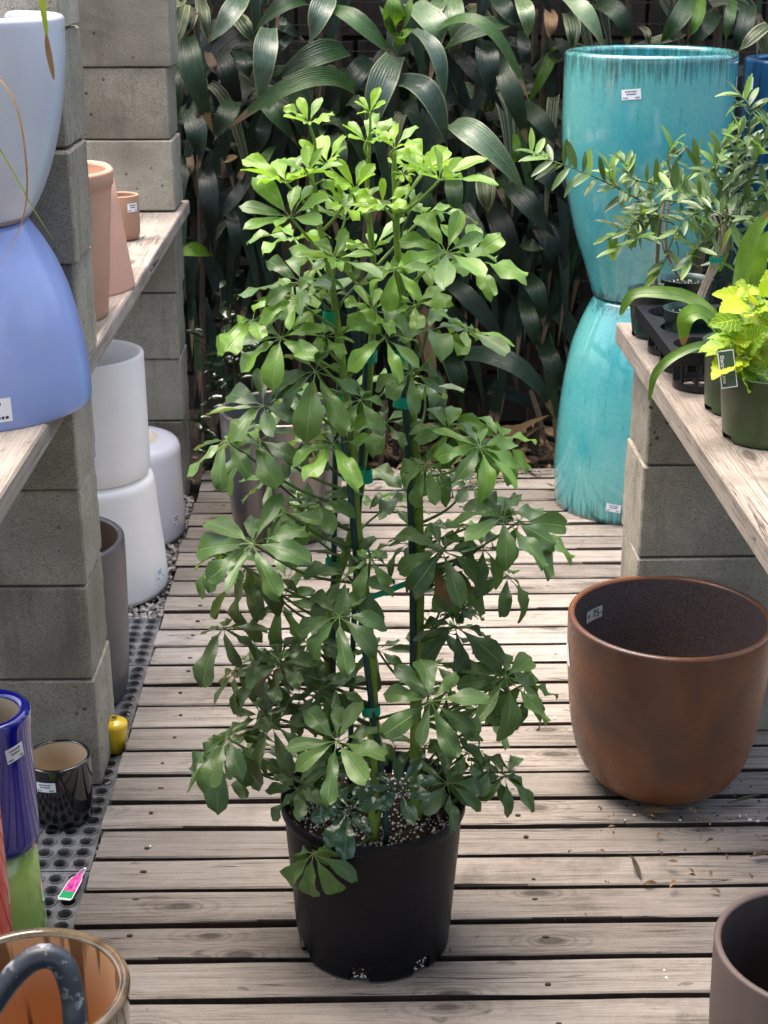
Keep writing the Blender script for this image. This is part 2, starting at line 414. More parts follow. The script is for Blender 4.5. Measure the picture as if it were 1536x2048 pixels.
# ---- leaves (UV: u along the leaf, v across)
def m_leaf(name, top, vein, under, rough=0.35, trans=0.25, spot=None, pleat=0, stripe=None, edge=None, tip=None, pinnate=0.0, var=0.25, coat=0.0, specks=0.0):
    t = NT(name); tc = t.new('ShaderNodeTexCoord'); uv = tc.outputs['UV']
    s = t.sep(uv); u, v = s[0], s[1]
    c = t.coord('Object', (1, 1, 1), 50)
    rn = t.rnd()
    n = t.noise(c, 38, 4, 0.6)
    dark = tuple(x * (1 - var) for x in top); lite = tuple(min(1, x * (1 + var)) for x in top)
    col = t.mix(t.step(n, 0.3, 0.7), dark, lite)
    col = t.mix(1.0, col, t.ramp(rn, [(0, (0.40, 0.46, 0.50)), (0.5, (0.95, 0.97, 1)), (1, (1.75, 1.6, 1.2))] if pleat else [(0, (0.72, 0.76, 0.78)), (0.5, (1, 1, 1)), (1, (1.28, 1.2, 1.1))]), 'MULTIPLY')
    av = t.math('ABSOLUTE', t.math('SUBTRACT', v, 0.5))
    if stripe:
        st = t.noise(t.coord('UV', (1.2, 26, 1), 9), 1.0, 2, 0.5)
        col = t.mix(t.step(st, 0.52, 0.60), col, stripe)
    if edge:
        col = t.mix(t.step(av, 0.44, 0.47), col, edge)
    h = None
    if vein:
        mid = t.step(av, 0.036, 0.010)
        vm = mid
        if pinnate:
            w = t.math('SINE', t.math('MULTIPLY', t.math('SUBTRACT', u, t.math('MULTIPLY', av, 0.55)), 52.0))
            wv = t.math('MULTIPLY', t.step(w, 0.90 - pinnate, 1.0), 0.75)
            vm = t.math('MAXIMUM', mid, wv)
        col = t.mix(t.math('MULTIPLY', vm, 0.8), col, vein)
        h = t.math('MULTIPLY', vm, -0.6)
    if specks:
        sp = t.step(t.noise(c, 420, 2, 0.5), 0.60, 0.68)
        col = t.mix(t.math('MULTIPLY', sp, specks), col, (0.30, 0.34, 0.28))
    if spot:
        q = t.step(t.noise(c, 14, 3, 0.6), 0.58, 0.68)
        col = t.mix(t.math('MULTIPLY', q, t.step(rn, 0.55, 0.75)), col, spot)
    if tip:
        q = t.step(t.math('ADD', u, t.math('MULTIPLY', n, 0.14)), 0.93, 0.96)
        q = t.math('MULTIPLY', q, t.step(rn, 0.45, 0.5))
        col = t.mix(q, col, tip)
    if pleat:
        pl = t.math('SINE', t.math('MULTIPLY', v, pleat))
        pn = t.noise(t.coord('UV', (2.0, 40, 1), 9), 1.0, 3, 0.6)
        h = t.math('ADD', t.math('MULTIPLY', pl, 0.35), t.math('MULTIPLY', pn, 1.2))
        col = t.mix(1.0, col, t.ramp(pn, [(0.3, (0.68, 0.70, 0.72)), (0.5, (1, 1, 1)), (0.72, (1.4, 1.38, 1.35))]), 'MULTIPLY')
    geo = t.new('ShaderNodeNewGeometry')
    col = t.mix(geo.outputs['Backfacing'], col, t.mix(0.7, col, under))
    if h is not None: t.bump(h, 0.7, 0.0030 if pleat else 0.0016)
    t.set(col, rough, 0.36 if pleat else 0.5, None, coat if coat else None, 0.15)
    if trans:
        tr = t.new('ShaderNodeBsdfTranslucent'); t.l.new(t.mix(1.0, col, (1.25, 1.3, 0.5), 'MULTIPLY'), tr.inputs[0])
        mx = t.new('ShaderNodeMixShader'); mx.inputs[0].default_value = trans
        t.l.new(t.b.outputs[0], mx.inputs[1]); t.l.new(tr.outputs[0], mx.inputs[2]); t.l.new(mx.outputs[0], t.out.inputs[0])
    return t.m
M['sch'] = [
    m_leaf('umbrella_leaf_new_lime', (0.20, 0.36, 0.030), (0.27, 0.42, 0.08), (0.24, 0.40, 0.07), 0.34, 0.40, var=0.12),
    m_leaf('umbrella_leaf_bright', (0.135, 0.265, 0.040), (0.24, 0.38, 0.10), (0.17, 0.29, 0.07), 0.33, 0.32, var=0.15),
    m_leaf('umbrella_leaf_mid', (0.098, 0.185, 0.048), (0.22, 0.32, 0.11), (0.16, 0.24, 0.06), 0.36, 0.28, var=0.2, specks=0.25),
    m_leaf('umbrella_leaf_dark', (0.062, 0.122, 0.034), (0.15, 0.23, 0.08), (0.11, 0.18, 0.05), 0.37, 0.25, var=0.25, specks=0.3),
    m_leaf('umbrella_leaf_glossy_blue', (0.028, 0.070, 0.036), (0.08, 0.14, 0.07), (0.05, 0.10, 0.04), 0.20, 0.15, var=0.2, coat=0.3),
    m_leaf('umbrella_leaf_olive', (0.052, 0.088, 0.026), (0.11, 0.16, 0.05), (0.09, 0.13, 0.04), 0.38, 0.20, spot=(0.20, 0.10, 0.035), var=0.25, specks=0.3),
]
brown = (0.30, 0.20, 0.13)
M['dra'] = {
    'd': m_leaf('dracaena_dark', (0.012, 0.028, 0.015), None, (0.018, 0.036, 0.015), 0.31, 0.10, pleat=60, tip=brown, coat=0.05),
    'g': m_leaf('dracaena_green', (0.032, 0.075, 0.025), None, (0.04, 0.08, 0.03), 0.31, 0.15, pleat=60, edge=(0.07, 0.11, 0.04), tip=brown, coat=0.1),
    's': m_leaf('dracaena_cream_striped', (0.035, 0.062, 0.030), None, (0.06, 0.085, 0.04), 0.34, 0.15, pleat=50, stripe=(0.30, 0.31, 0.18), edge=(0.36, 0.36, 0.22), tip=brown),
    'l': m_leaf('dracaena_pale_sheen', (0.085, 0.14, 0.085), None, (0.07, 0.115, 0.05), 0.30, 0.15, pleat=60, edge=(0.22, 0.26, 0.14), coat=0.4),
    'y': m_leaf('dracaena_fresh', (0.075, 0.165, 0.020), (0.12, 0.22, 0.04), (0.09, 0.18, 0.03), 0.32, 0.30, pleat=40),
    'b': m_leaf('dracaena_dry_brown', (0.17, 0.115, 0.07), None, (0.16, 0.11, 0.07), 0.6, 0.15, pleat=50),
}
M['olive'] = m_leaf('olive_leaf', (0.078, 0.145, 0.044), (0.12, 0.18, 0.07), (0.16, 0.21, 0.13), 0.32, 0.2, var=0.3)
M['olive_new'] = m_leaf('olive_leaf_new', (0.165, 0.30, 0.055), (0.2, 0.3, 0.1), (0.18, 0.27, 0.10), 0.36, 0.32, var=0.2)
M['coleus'] = m_leaf('coleus_yellow_leaf', (0.36, 0.50, 0.018), (0.66, 0.68, 0.10), (0.50, 0.52, 0.06), 0.45, 0.35, pinnate=0.25, var=0.25)
M['coleus_g'] = m_leaf('coleus_green_leaf', (0.19, 0.38, 0.02), (0.68, 0.68, 0.10), (0.32, 0.42, 0.05), 0.45, 0.35, pinnate=0.25, var=0.3)
M['lily'] = m_leaf('canna_leaf', (0.10, 0.20, 0.022), (0.2, 0.3, 0.06), (0.13, 0.22, 0.04), 0.35, 0.3, tip=(0.20, 0.13, 0.05), var=0.25)
M['shrub'] = m_leaf('glossy_shrub_leaf', (0.022, 0.050, 0.018), (0.05, 0.09, 0.03), (0.05, 0.08, 0.03), 0.12, 0.15, coat=0.5, var=0.35)
M['grass'] = m_leaf('grass_blade', (0.19, 0.25, 0.025), None, (0.19, 0.25, 0.03), 0.45, 0.3, var=0.2)
M['drygrass'] = m_plain('dry_tan_blade', (0.36, 0.21, 0.09), 0.6, 0.3, 0.2, 30)
def m_stem():
    t = NT('green_stem'); c = t.coord('Object')
    n = t.noise(c, 60, 4, 0.6)
    col = t.mix(t.step(n, 0.3, 0.7), (0.115, 0.205, 0.018), (0.21, 0.31, 0.04))
    t.bump(n, 0.3, 0.002)
    return t.set(col, 0.42, 0.45)
M['stem'] = m_stem()
M['petiole'] = m_plain('green_petiole', (0.085, 0.145, 0.030), 0.45, 0.4, 0.3, 40)
M['petiole_d'] = m_plain('brown_green_petiole', (0.050, 0.050, 0.026), 0.5, 0.4, 0.3, 40)
M['petiole_l'] = m_plain('pale_green_petiole', (0.17, 0.28, 0.05), 0.45, 0.4, 0.2, 40)
# ---------------------------------------------------------------- setting
import bmesh
def cbox(name, sx, sy, sz, mat, bev=0.004, jit=0.0, cuts=0):
    bm = bmesh.new(); bmesh.ops.create_cube(bm, size=1)
    for v in bm.verts: v.co = Vector((v.co.x * sx, v.co.y * sy, v.co.z * sz))
    if cuts:
        es = [e for e in bm.edges if abs((e.verts[0].co - e.verts[1].co).normalized().x) > 0.9]
        bmesh.ops.subdivide_edges(bm, edges=es, cuts=cuts)
    if bev: bmesh.ops.bevel(bm, geom=[e for e in bm.edges if e.calc_face_angle(0) > 0.5], offset=bev, segments=1, affect='EDGES')
    if jit:
        for v in bm.verts: v.co += Vector((random.uniform(-1, 1), random.uniform(-1, 1), random.uniform(-1, 1))) * jit
    me = bpy.data.meshes.new(name); bm.to_mesh(me); bm.free(); me.materials.append(mat); return me

mb = MB(); mb.add([(-250, -250, -0.16), (250, -250, -0.16), (250, 250, -0.16), (-250, 250, -0.16)], [(0, 1, 2, 3)])
tag(mb.obj('ground', M['ground']), 'dark earth under and beyond the wooden deck', None, kind='structure')
mb = MB(); mb.box((-3.0, 0.2, -0.155), (-0.502, 5.3, -0.060))
tag(mb.obj('gravel_bed', M['ground']), 'low gravel bed along the left side of the deck', None, kind='structure')

# deck of separate planks
PITCHY = 0.0972
Yg = G(1250, 1911, 0).y
deck = bpy.data.objects.new('deck', None); put(deck, None, Matrix.Translation((0.4, 2.6, -0.04)))
tag(deck, 'weathered grey wooden deck of narrow planks running across the aisle', None, kind='structure')
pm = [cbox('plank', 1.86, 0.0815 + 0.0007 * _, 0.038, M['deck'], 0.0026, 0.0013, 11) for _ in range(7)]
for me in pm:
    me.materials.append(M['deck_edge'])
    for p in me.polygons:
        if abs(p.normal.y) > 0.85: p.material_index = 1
nail_b = MB(); nail_b.tube([(0, 0, -0.003), (0, 0, 0.0006)], 0.0042, 8)
nail_me = nail_b.mesh('nail', M['nail'])
for i in range(-9, 26):
    y = Yg + PITCHY * (i + 0.5)
    if y > 4.5: break
    jit = random.uniform(-0.006, 0.005)
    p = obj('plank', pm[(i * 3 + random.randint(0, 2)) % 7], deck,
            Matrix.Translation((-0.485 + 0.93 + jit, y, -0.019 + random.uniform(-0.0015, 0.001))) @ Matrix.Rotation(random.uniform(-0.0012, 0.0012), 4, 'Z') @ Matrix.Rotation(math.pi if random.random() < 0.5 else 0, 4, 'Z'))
    for k in ((-0.392, 0.004), (0.30, -0.01)):
        obj('nail', nail_me, p, Matrix.Translation((k[0] + random.uniform(-0.008, 0.008), y + k[1] + random.uniform(-0.02, 0.02), 0.0015)) @ Matrix.Diagonal((random.uniform(0.8, 1.5), random.uniform(0.5, 0.9), 1, 1)))
mj = MB()
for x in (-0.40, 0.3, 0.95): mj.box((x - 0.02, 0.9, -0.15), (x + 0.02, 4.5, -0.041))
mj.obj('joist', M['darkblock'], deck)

# perforated rubber mats
def mat_tile(y0, y1, x0, x1, label):
    cell = 0.0352; b = MB(); nx = int((x1 - x0) / cell); ny = int((y1 - y0) / cell)
    cx = (x1 - x0) / nx; cy = (y1 - y0) / ny
    oc = [(math.cos(R(22.5 + 45 * k)), math.sin(R(22.5 + 45 * k))) for k in range(8)]
    sq = [(1, .42), (.42, 1), (-.42, 1), (-1, .42), (-1, -.42), (-.42, -1), (.42, -1), (1, -.42)]
    for i in range(nx):
        for j in range(ny):
            ox = x0 + (i + .5) * cx; oy = y0 + (j + .5) * cy
            v = []; f = []
            for (px, py) in sq: v.append((ox + px * cx / 2, oy + py * cy / 2, -0.0302))
            for r, z in ((0.0160, -0.0300), (0.0152, -0.0275), (0.0136, -0.0275), (0.0125, -0.032), (0.0122, -0.0590)):
                for (px, py) in oc: v.append((ox + px * r, oy + py * r, z))
            for q in range(5):
                for k in range(8): f.append((q*8+k, q*8+(k+1) % 8, (q+1)*8+(k+1) % 8, (q+1)*8+k))
            for (sx, sy, k0, k1) in ((1, 1, 0, 1), (-1, 1, 2, 3), (-1, -1, 4, 5), (1, -1, 6, 7)):
                v.append((ox + sx * cx / 2, oy + sy * cy / 2, -0.0302)); f.append((k0, len(v) - 1, k1))
            b.add(v, [tuple(reversed(q)) for q in f])
    e = 0.004
    for a, c in (((x0 - e, y0 - e, -0.0595), (x1 + e, y0, -0.0295)), ((x0 - e, y1, -0.0595), (x1 + e, y1 + e, -0.0295)),
                 ((x0 - e, y0, -0.0595), (x0, y1, -0.0295)), ((x1, y0, -0.0595), (x1 + e, y1, -0.0295))): b.box(a, c)
    return tag(b.obj('rubber_mat', M['rubber']), label, 'mat', 'perforated mats along the deck edge')
mat_tile(1.40, 2.318, -0.92, -0.497, 'black perforated rubber mat under the apple green pot, nearest the camera')
mat_tile(2.330, 3.148, -0.92, -0.497, 'black perforated rubber mat under the small black gloss pot and block column')
mat_tile(3.160, 3.412, -0.92, -0.497, 'narrow black perforated rubber mat under the white conical pot')
mat_tile(3.424, 3.70, -0.92, -0.60, 'black perforated rubber mat farthest back, mostly hidden by the white pot')

def stones(name, mat, spots, r0, r1, flat=0.7, parent=None):
    b = MB()
    base = [(1,0,0),(-1,0,0),(0,1,0),(0,-1,0),(0,0,1),(0,0,-1)]
    fc = [(0,2,4),(2,1,4),(1,3,4),(3,0,4),(2,0,5),(1,2,5),(3,1,5),(0,3,5)]
    for p in spots:
        r = random.uniform(r0, r1); rot = Quaternion((random.random(), random.random(), random.random()), random.random() * 6)
        rot = Matrix.Rotation(random.random() * 6.28, 3, Vector((random.random() + .1, random.random(), random.random())).normalized())
        vv = []
        for q in base:
            w = rot @ (Vector(q) * r * random.uniform(0.7, 1.25)); w.z *= flat; vv.append(Vector(p) + w)
        b.add(vv, fc)
    return b.obj(name, mat, parent)
sp = [(random.uniform(-0.62, -0.498), random.uniform(3.42, 4.3), random.uniform(-0.058, -0.028)) for _ in range(1500)]
sp += [(random.uniform(-0.505, -0.489), random.uniform(2.3, 3.5), -0.036) for _ in range(90)]
tag(stones('gravel', M['gravel'], sp, 0.004, 0.012), 'loose grey gravel between the mats and the deck edge', 'gravel', kind='stuff')

# concrete block columns
def rough_block(sx, sy, sz):
    bm = bmesh.new(); bmesh.ops.create_cube(bm, size=1)
    for v in bm.verts: v.co = Vector((v.co.x * sx, v.co.y * sy, v.co.z * sz))
    bmesh.ops.bevel(bm, geom=list(bm.edges), offset=0.0035, segments=1, affect='EDGES')
    es = [e for e in bm.edges if e.calc_length() > 0.05]
    bmesh.ops.subdivide_edges(bm, edges=es, cuts=9, use_grid_fill=True)
    o = Vector((random.random() * 50, random.random() * 50, 0))
    for v in bm.verts:
        a = (abs(v.co.x) > sx / 2 - .005) + (abs(v.co.y) > sy / 2 - .005) + (abs(v.co.z) > sz / 2 - .005)
        n = noise.noise(v.co * 45 + o); k = 0.0011 * noise.noise(v.co * 90 + o)
        if a >= 2: v.co *= 1 - max(0, n) * 0.016
        v.co += v.co.normalized() * k
    me = bpy.data.meshes.new('block'); bm.to_mesh(me); bm.free(); me.materials.append(M['block']); return me
def column(label, y0, corner_x, side, joints, offs, depth=0.19, length=0.39):
    root = thing('block_column', (corner_x + side * length / 2, y0 + depth / 2, joints[0][0]), label, 'block column')
    for n, (z0, z1) in enumerate(joints):
        me = rough_block(length, depth, z1 - z0 - 0.0035)
        dx, dy = offs[n] if n < len(offs) else (0, 0)
        obj('block', me, root, Matrix.Translation((corner_x + dx + side * length / 2, y0 + dy + depth / 2, (z0 + z1) / 2)) @ Matrix.Rotation(R(random.uniform(-0.6, 0.6)), 4, 'Z'))
    return root
jl = [(-0.0285, .207), (.207, .403), (.403, .598), (.598, .789), (.830, 1.022), (1.022, 1.217), (1.217, 1.412), (1.412, 1.607)]
cx3 = PY(136, 303, 2.60).x; cx4 = PY(123, 100, 2.63).x; cx5 = PY(119, 40, 2.60).x
column('grey concrete block column rising behind the blue and lilac pots, nearest on the left', 2.62, -0.522, -1, jl,
       [(0.006, 0), (0.003, 0), (0.004, 0.004), (0.006, 0), (0.026, -0.004), (cx3 + .522, -0.02), (cx4 + .522, 0.012), (cx5 + .522, -0.02)])
jf = [(-0.058, .207), (.207, .397), (.397, .595), (.595, .789), (.832, 1.030), (1.030, 1.225), (1.225, 1.42), (1.42, 1.615)]
column('grey concrete block column at the far end of the left shelf, beside the dracaenas', 4.30, -0.520, -1, jf,
       [(-.006, 0), (-0.004, 0.004), (-.006, 0), (0.0, 0), (0.006, 0), (0.0, 0.004), (0.014, 0), (0.014, 0.0)])
jr = [(0.001, .2), (.2, .396), (.396, .591), (.591, .785)]
column('grey concrete block column under the right shelf behind the rusty brown pot', 2.76, 0.557, 1, jr, [(0, 0), (0.002, 0), (0.0, 0.004), (0.004, 0)])
# half-buried far support of the right shelf is hidden; near ends run on past the frame

def shelf(label, x0, xs, y0, y1, z0, z1):
    root = thing('shelf', (x0, (y0 + y1) / 2, z0), label, 'shelf')
    for k, (a, b, e) in enumerate(xs):
        L = y1 + e - y0
        bm = cbox('plank', b - a, L, z1 - z0, M['shelf'], 0.004, 0.001)
        obj('plank', bm, root, Matrix.Translation(((a + b) / 2, y0 + L / 2, (z0 + z1) / 2)))
    return root
shelf('long weathered timber shelf on the left carrying terracotta and blue pots', -0.6, [(-0.735, -0.498, 0), (-0.98, -0.741, -0.02)], 0.9, 4.52, 0.7895, 0.828)
shelf('weathered timber shelf on the right carrying potted seedlings and yellow coleus', 0.65, [(0.524, 0.760, 0), (0.766, 1.0, -0.03)], 0.9, 2.972, 0.7865, 0.828)

# dark wall and wire behind the foliage
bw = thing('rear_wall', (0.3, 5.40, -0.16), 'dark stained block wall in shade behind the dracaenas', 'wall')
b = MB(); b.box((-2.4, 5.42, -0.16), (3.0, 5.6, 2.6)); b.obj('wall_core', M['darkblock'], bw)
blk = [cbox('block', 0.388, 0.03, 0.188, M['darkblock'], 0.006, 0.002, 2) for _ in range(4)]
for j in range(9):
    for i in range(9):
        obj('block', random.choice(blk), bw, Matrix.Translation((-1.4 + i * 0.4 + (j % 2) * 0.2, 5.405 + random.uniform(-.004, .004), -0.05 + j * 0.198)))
b = MB()
for i in range(36): b.tube([(-1.1 + i * .075, 5.375, -0.1), (-1.1 + i * .075 + random.uniform(-.01, .01), 5.375, 1.7)], 0.0022, 4, False)
for j in range(22): b.tube([(-1.15, 5.371, 0.0 + j * .08), (1.6, 5.371, 0.0 + j * .08 + random.uniform(-.01, .01))], 0.0022, 4, False)
tag(b.obj('wire_trellis', M['wire']), 'rusty square wire mesh fixed in front of the dark rear wall', 'trellis')

# leaf litter at the back and under the right shelf
def litter(n, x0, x1, y0, y1, z, smin=0.02, smax=0.06):
    b = MB()
    for _ in range(n):
        L = random.uniform(smin, smax); w = L * random.uniform(0.15, 0.4); a = random.random() * 6.28
        m = Matrix.Translation((random.uniform(x0, x1), random.uniform(y0, y1), z + random.uniform(0.004, 0.03))) @ Matrix.Rotation(a, 4, 'Z') @ Matrix.Rotation(random.uniform(-.4, .4), 4, 'X') @ Matrix.Rotation(random.uniform(-.4, .4), 4, 'Y')
        b.add([m @ Vector(q) for q in ((-L, 0, 0), (-L*.3, w, .004), (L*.4, w*.8, .006), (L, 0, 0), (L*.4, -w*.8, .002), (-L*.3, -w, .006))], [(0, 1, 5), (1, 2, 4, 5), (2, 3, 4)])
    return b
tag(litter(900, -0.75, 1.6, 4.42, 5.3, -0.15, 0.02, 0.08).obj('leaf_litter', M['litter']), 'brown dry leaf litter on the ground below the dracaenas', 'leaf litter', kind='stuff')
tag(litter(160, -0.52, 1.2, 4.25, 4.6, 0.0, 0.012, 0.03).obj('leaf_litter', M['litter']), 'scattered dry leaf bits on the far edge of the deck', 'leaf litter', kind='stuff')

# roof added out of view to shade the near deck and camera-facing sides
rf = thing('added_shade_roof', (0, -1.0, -0.16), 'flat timber shade roof over the entrance behind the camera', 'roof')
b = MB(); b.box((-2.6, -4.0, 2.75), (2.6, 1.25, 2.80)); b.obj('roof_panel', M['shelf'], rf)
for x in (-2.5, 2.5):
    for y in (-3.9, 0.2):
        b = MB(); b.box((x - .05, y - .05, -0.16), (x + .05, y + .05, 2.749)); b.obj('post', M['shelf'], rf)
# ---------------------------------------------------------------- pots
def set_rimness(me, zs):
    a = me.attributes.new('rimness', 'FLOAT', 'POINT')
    a.data.foreach_set('value', zs)
def pot_mesh(name, prof, mat, seg=64, rimness=None):
    v, f = lathe_data(prof, seg)
    me = mk_mesh(name, v, f, mat, True)
    if rimness: set_rimness(me, [rimness(p.z) for p in v])
    return me
def rim_prof(outer, wall, lip=None):
    """outer profile bottom->top, closed foot, rounded rim, then the start of the inside"""
    (r, z) = outer[-1]
    foot = [(0.002, outer[0][1]), (outer[0][0] * 0.97, outer[0][1])]
    h = wall / 2
    ring = [(r - h + h * math.cos(R(a)), z + h * math.sin(R(a)) * 0.9) for a in (20, 50, 90, 130, 160)]
    return foot + list(outer) + ring + [(r - wall, z)]
def inner_prof(outer, wall, floor):
    z0 = outer[0][1]
    pts = [(max(0.01, r - wall), z) for r, z in outer if z > z0 + floor]
    pts = list(reversed(pts))
    rl = pts[-1][0] if pts else outer[0][0] - wall
    return pts + [(rl * 0.96, z0 + floor), (0.002, z0 + floor)]
def sticker(outer, root, base, ang, z, w, h, tilt=0, name='price_label', lines=True, mat='sticker', flip=False):
    """a paper label bent round the pot (outer: (r, z) profile in local metres)"""
    def rad(zz):
        o = sorted(outer, key=lambda q: q[1])
        for (r0, a), (r1, b_) in zip(o, o[1:]):
            if a <= zz <= b_ and b_ > a: return r0 + (r1 - r0) * (zz - a) / (b_ - a)
        return o[-1][0] if zz > o[-1][1] else o[0][0]
    r0 = rad(z)
    def pt(a, c, d):
        aa = a * math.cos(tilt) - c * math.sin(tilt); cc = a * math.sin(tilt) + c * math.cos(tilt)
        q = ang + aa / r0; rr = rad(z + cc) + d
        return Vector((rr * math.cos(q), rr * math.sin(q), z + cc)) + Vector(base)
    def patch(a0, a1, c0, c1, d, n=6):
        b = MB(); v = []
        for i in range(n + 1):
            for j in range(3): v.append(pt(a0 + (a1 - a0) * i / n, c0 + (c1 - c0) * j / 2, d))
        f = []
        for i in range(n):
            for j in range(2): f.append((i*3+j, (i+1)*3+j, (i+1)*3+j+1, i*3+j+1))
        b.add(v, f); return b
    s = patch(-w/2, w/2, -h/2, h/2, 0.0012).obj(name, M[mat], root, True)
    if lines:
        b = MB()
        for (u0, u1, c) in ((-0.30, 0.32, 0.27), (-0.24, 0.26, 0.02), (-0.42, -0.18, -0.32), (0.2, 0.42, -0.32)):
            x = u0
            while x < u1 - 0.02:
                e = min(u1, x + random.uniform(0.03, 0.09))
                q = patch(x * w, e * w, (c - 0.06) * h, (c + 0.06) * h, 0.0017, 1); b.add(q.v, q.f); x = e + 0.025
        b.obj('label_print', M['ink'], s)
    return s
def pot(name, label, cat, base, outer, wall, mat, inmat=None, floor=0.03, lean=None, rimness=None, group=None, inverted=False, seg=64, inrim=None):
    base = Vector(base)
    root = thing(name, base, label, cat, group)
    m = Matrix.Translation(base)
    if lean: m = m @ Matrix.Rotation(lean[0], 4, lean[1])
    if inverted:
        # mouth on the ground: outer runs bottom->top and closes with the foot on top
        (r, z) = outer[-1]
        pr = [(outer[0][0] - wall, outer[0][1])] + list(outer) + [(r - 0.006, z + 0.004), (r * 0.72, z + 0.004)]
        body = obj('body', pot_mesh('body', pr, M[mat], seg, rimness), root, m)
        ft = [(r * 0.72, z + 0.004), (r * 0.70, z - 0.003), (r * 0.30, z - 0.003), (r * 0.27, z - 0.006), (0.018, z - 0.006), (0.016, z - 0.03)]
        obj('foot', pot_mesh('foot', ft, M[inmat or mat], 48), root, m)
    else:
        body = obj('body', pot_mesh('body', rim_prof(outer, wall), M[mat], seg, rimness), root, m)
        ip = [(r, z - 0.0) for r, z in inner_prof(outer, wall, floor)]
        obj('lining', pot_mesh('lining', ip, M[inmat or mat], seg, inrim), root, m)
    return root
def cam_ang(base, deg=0):
    """angle on a pot facing the camera, turned deg to the viewer's right"""
    return math.atan2(-base[1], -base[0]) + R(deg)

# --- left shelf: two big egg pots mouth to mouth foot
Z = 0.8285
e_prof = [(0.197, 0), (0.1985, 0.012), (0.197, 0.05), (0.190, 0.11), (0.178, 0.17), (0.160, 0.225), (0.138, 0.268), (0.119, 0.296)]
base = G(-55, 800, Z)
lo = pot('planter', 'large periwinkle blue pot standing upside down on the left shelf', 'pot', base, smooth_prof(e_prof, 4), 0.02, 'periwinkle', 'clayrim', inverted=True)
sticker(e_prof, lo, base, cam_ang(base, 6), 0.035, 0.075, 0.038)
b2 = base + Vector((0, 0, 0.302))
e2 = [(0.112, 0), (0.124, 0.010), (0.142, 0.040), (0.161, 0.085), (0.177, 0.14), (0.189, 0.20), (0.195, 0.255), (0.197, 0.306)]
up = pot('planter', 'large pale grey lilac pot stacked upright on the blue one', 'pot', b2, smooth_prof(e2, 4), 0.018, 'palelav', 'palelav')
ring = MB(); v, f = lathe_data([(0.1135, 0.0012), (0.120, 0.004), (0.123, 0.0075)], 56); ring.add([q + b2 for q in v], f); ring.obj('bare_clay_ring', M['clayrim'], up, True)

# --- far part of the left shelf: terracotta
base = G(98, 632, Z); base.x -= 0.0
t1 = [(0.118, 0), (0.122, 0.01), (0.130, 0.10), (0.139, 0.21), (0.1435, 0.258), (0.1435, 0.262), (0.148, 0.268), (0.149, 0.292)]
pot('terracotta_pot', 'tall pink terracotta pot with rolled rim standing upright on the left shelf', 'pot', base, t1, 0.014, 'terracotta', 'terracotta')
base = G(140, 578, Z) + Vector((0, 0.02, 0))
t2 = [(0.140, 0), (0.140, 0.006), (0.128, 0.09), (0.115, 0.19), (0.104, 0.262)]
pot('terracotta_pot', 'smooth pale pink terracotta cone pot turned upside down behind the rimmed one', 'pot', base, t2, 0.012, 'terrapink', 'terrapink', inverted=True)
base = G(246, 478, Z)
t3 = [(0.036, 0), (0.042, 0.006), (0.0455, 0.02), (0.0465, 0.06), (0.0465, 0.112)]
q = pot('terracotta_pot', 'small tan terracotta cylinder pot with white label near the shelf end', 'pot', base, t3, 0.007, 'terrabrown', 'terrabrown')
sticker(t3, q, base, cam_ang(base, 38), 0.086, 0.030, 0.022)

# --- floor left: white stack
base = G(195, 1168, -0.0272)
w1 = [(0.184, 0), (0.186, 0.012), (0.180, 0.10), (0.170, 0.20), (0.1645, 0.280), (0.1635, 0.290), (0.160, 0.299), (0.153, 0.304), (0.146, 0.305)]
q = pot('white_pot', 'white conical pot upside down on the mat, bottom of the white stack', 'pot', base, w1, 0.014, 'white', 'white', inverted=True)
sticker(w1, q, base, cam_ang(base, 60), 0.055, 0.034, 0.030, 0.1)
b2 = base + Vector((0.006, 0.0, 0.3095))
w2 = [(0.136, 0), (0.142, 0.003), (0.147, 0.010), (0.1495, 0.022), (0.150, 0.05), (0.149, 0.31)]
pot('white_pot', 'white cylinder pot standing open on top of the white stack', 'pot', b2, w2, 0.013, 'white', 'white')
base = G(258, 1062, -0.0272)
w3 = [(0.160, 0), (0.162, 0.012), (0.160, 0.09), (0.158, 0.240), (0.1575, 0.250), (0.154, 0.262), (0.146, 0.271), (0.136, 0.274)]
q = pot('white_pot', 'lavender white pot upside down showing its cream foot, behind the white stack', 'pot', base, w3, 0.014, 'whitelav', 'cream_floor', inverted=True)
sticker(w3, q, base, cam_ang(base, 55), 0.06, 0.034, 0.032)
base = G(116, 1396, -0.0272) + Vector((0, 0.02, 0))
w4 = [(0.135, 0), (0.146, 0.006), (0.154, 0.03), (0.162, 0.14), (0.166, 0.30), (0.166, 0.37)]
pot('grey_pot', 'tall dark grey matte pot with brown inside, between block column and deck', 'pot', base, smooth_prof(w4, 3), 0.014, 'greypot', 'greyin')
# small black pot
base = G(128, 1622, -0.0272) + Vector((0, -0.014, 0))
k1 = [(0.052, 0), (0.057, 0.004), (0.060, 0.02), (0.0625, 0.09), (0.0625, 0.129)]
q = pot('black_pot', 'small black gloss pot with cream inside and white label on the mat', 'pot', base, k1, 0.0075, 'blackglaze', 'cream', floor=0.03)
sticker(k1, q, base, cam_ang(base, -26), 0.098, 0.040, 0.020, 0.03)
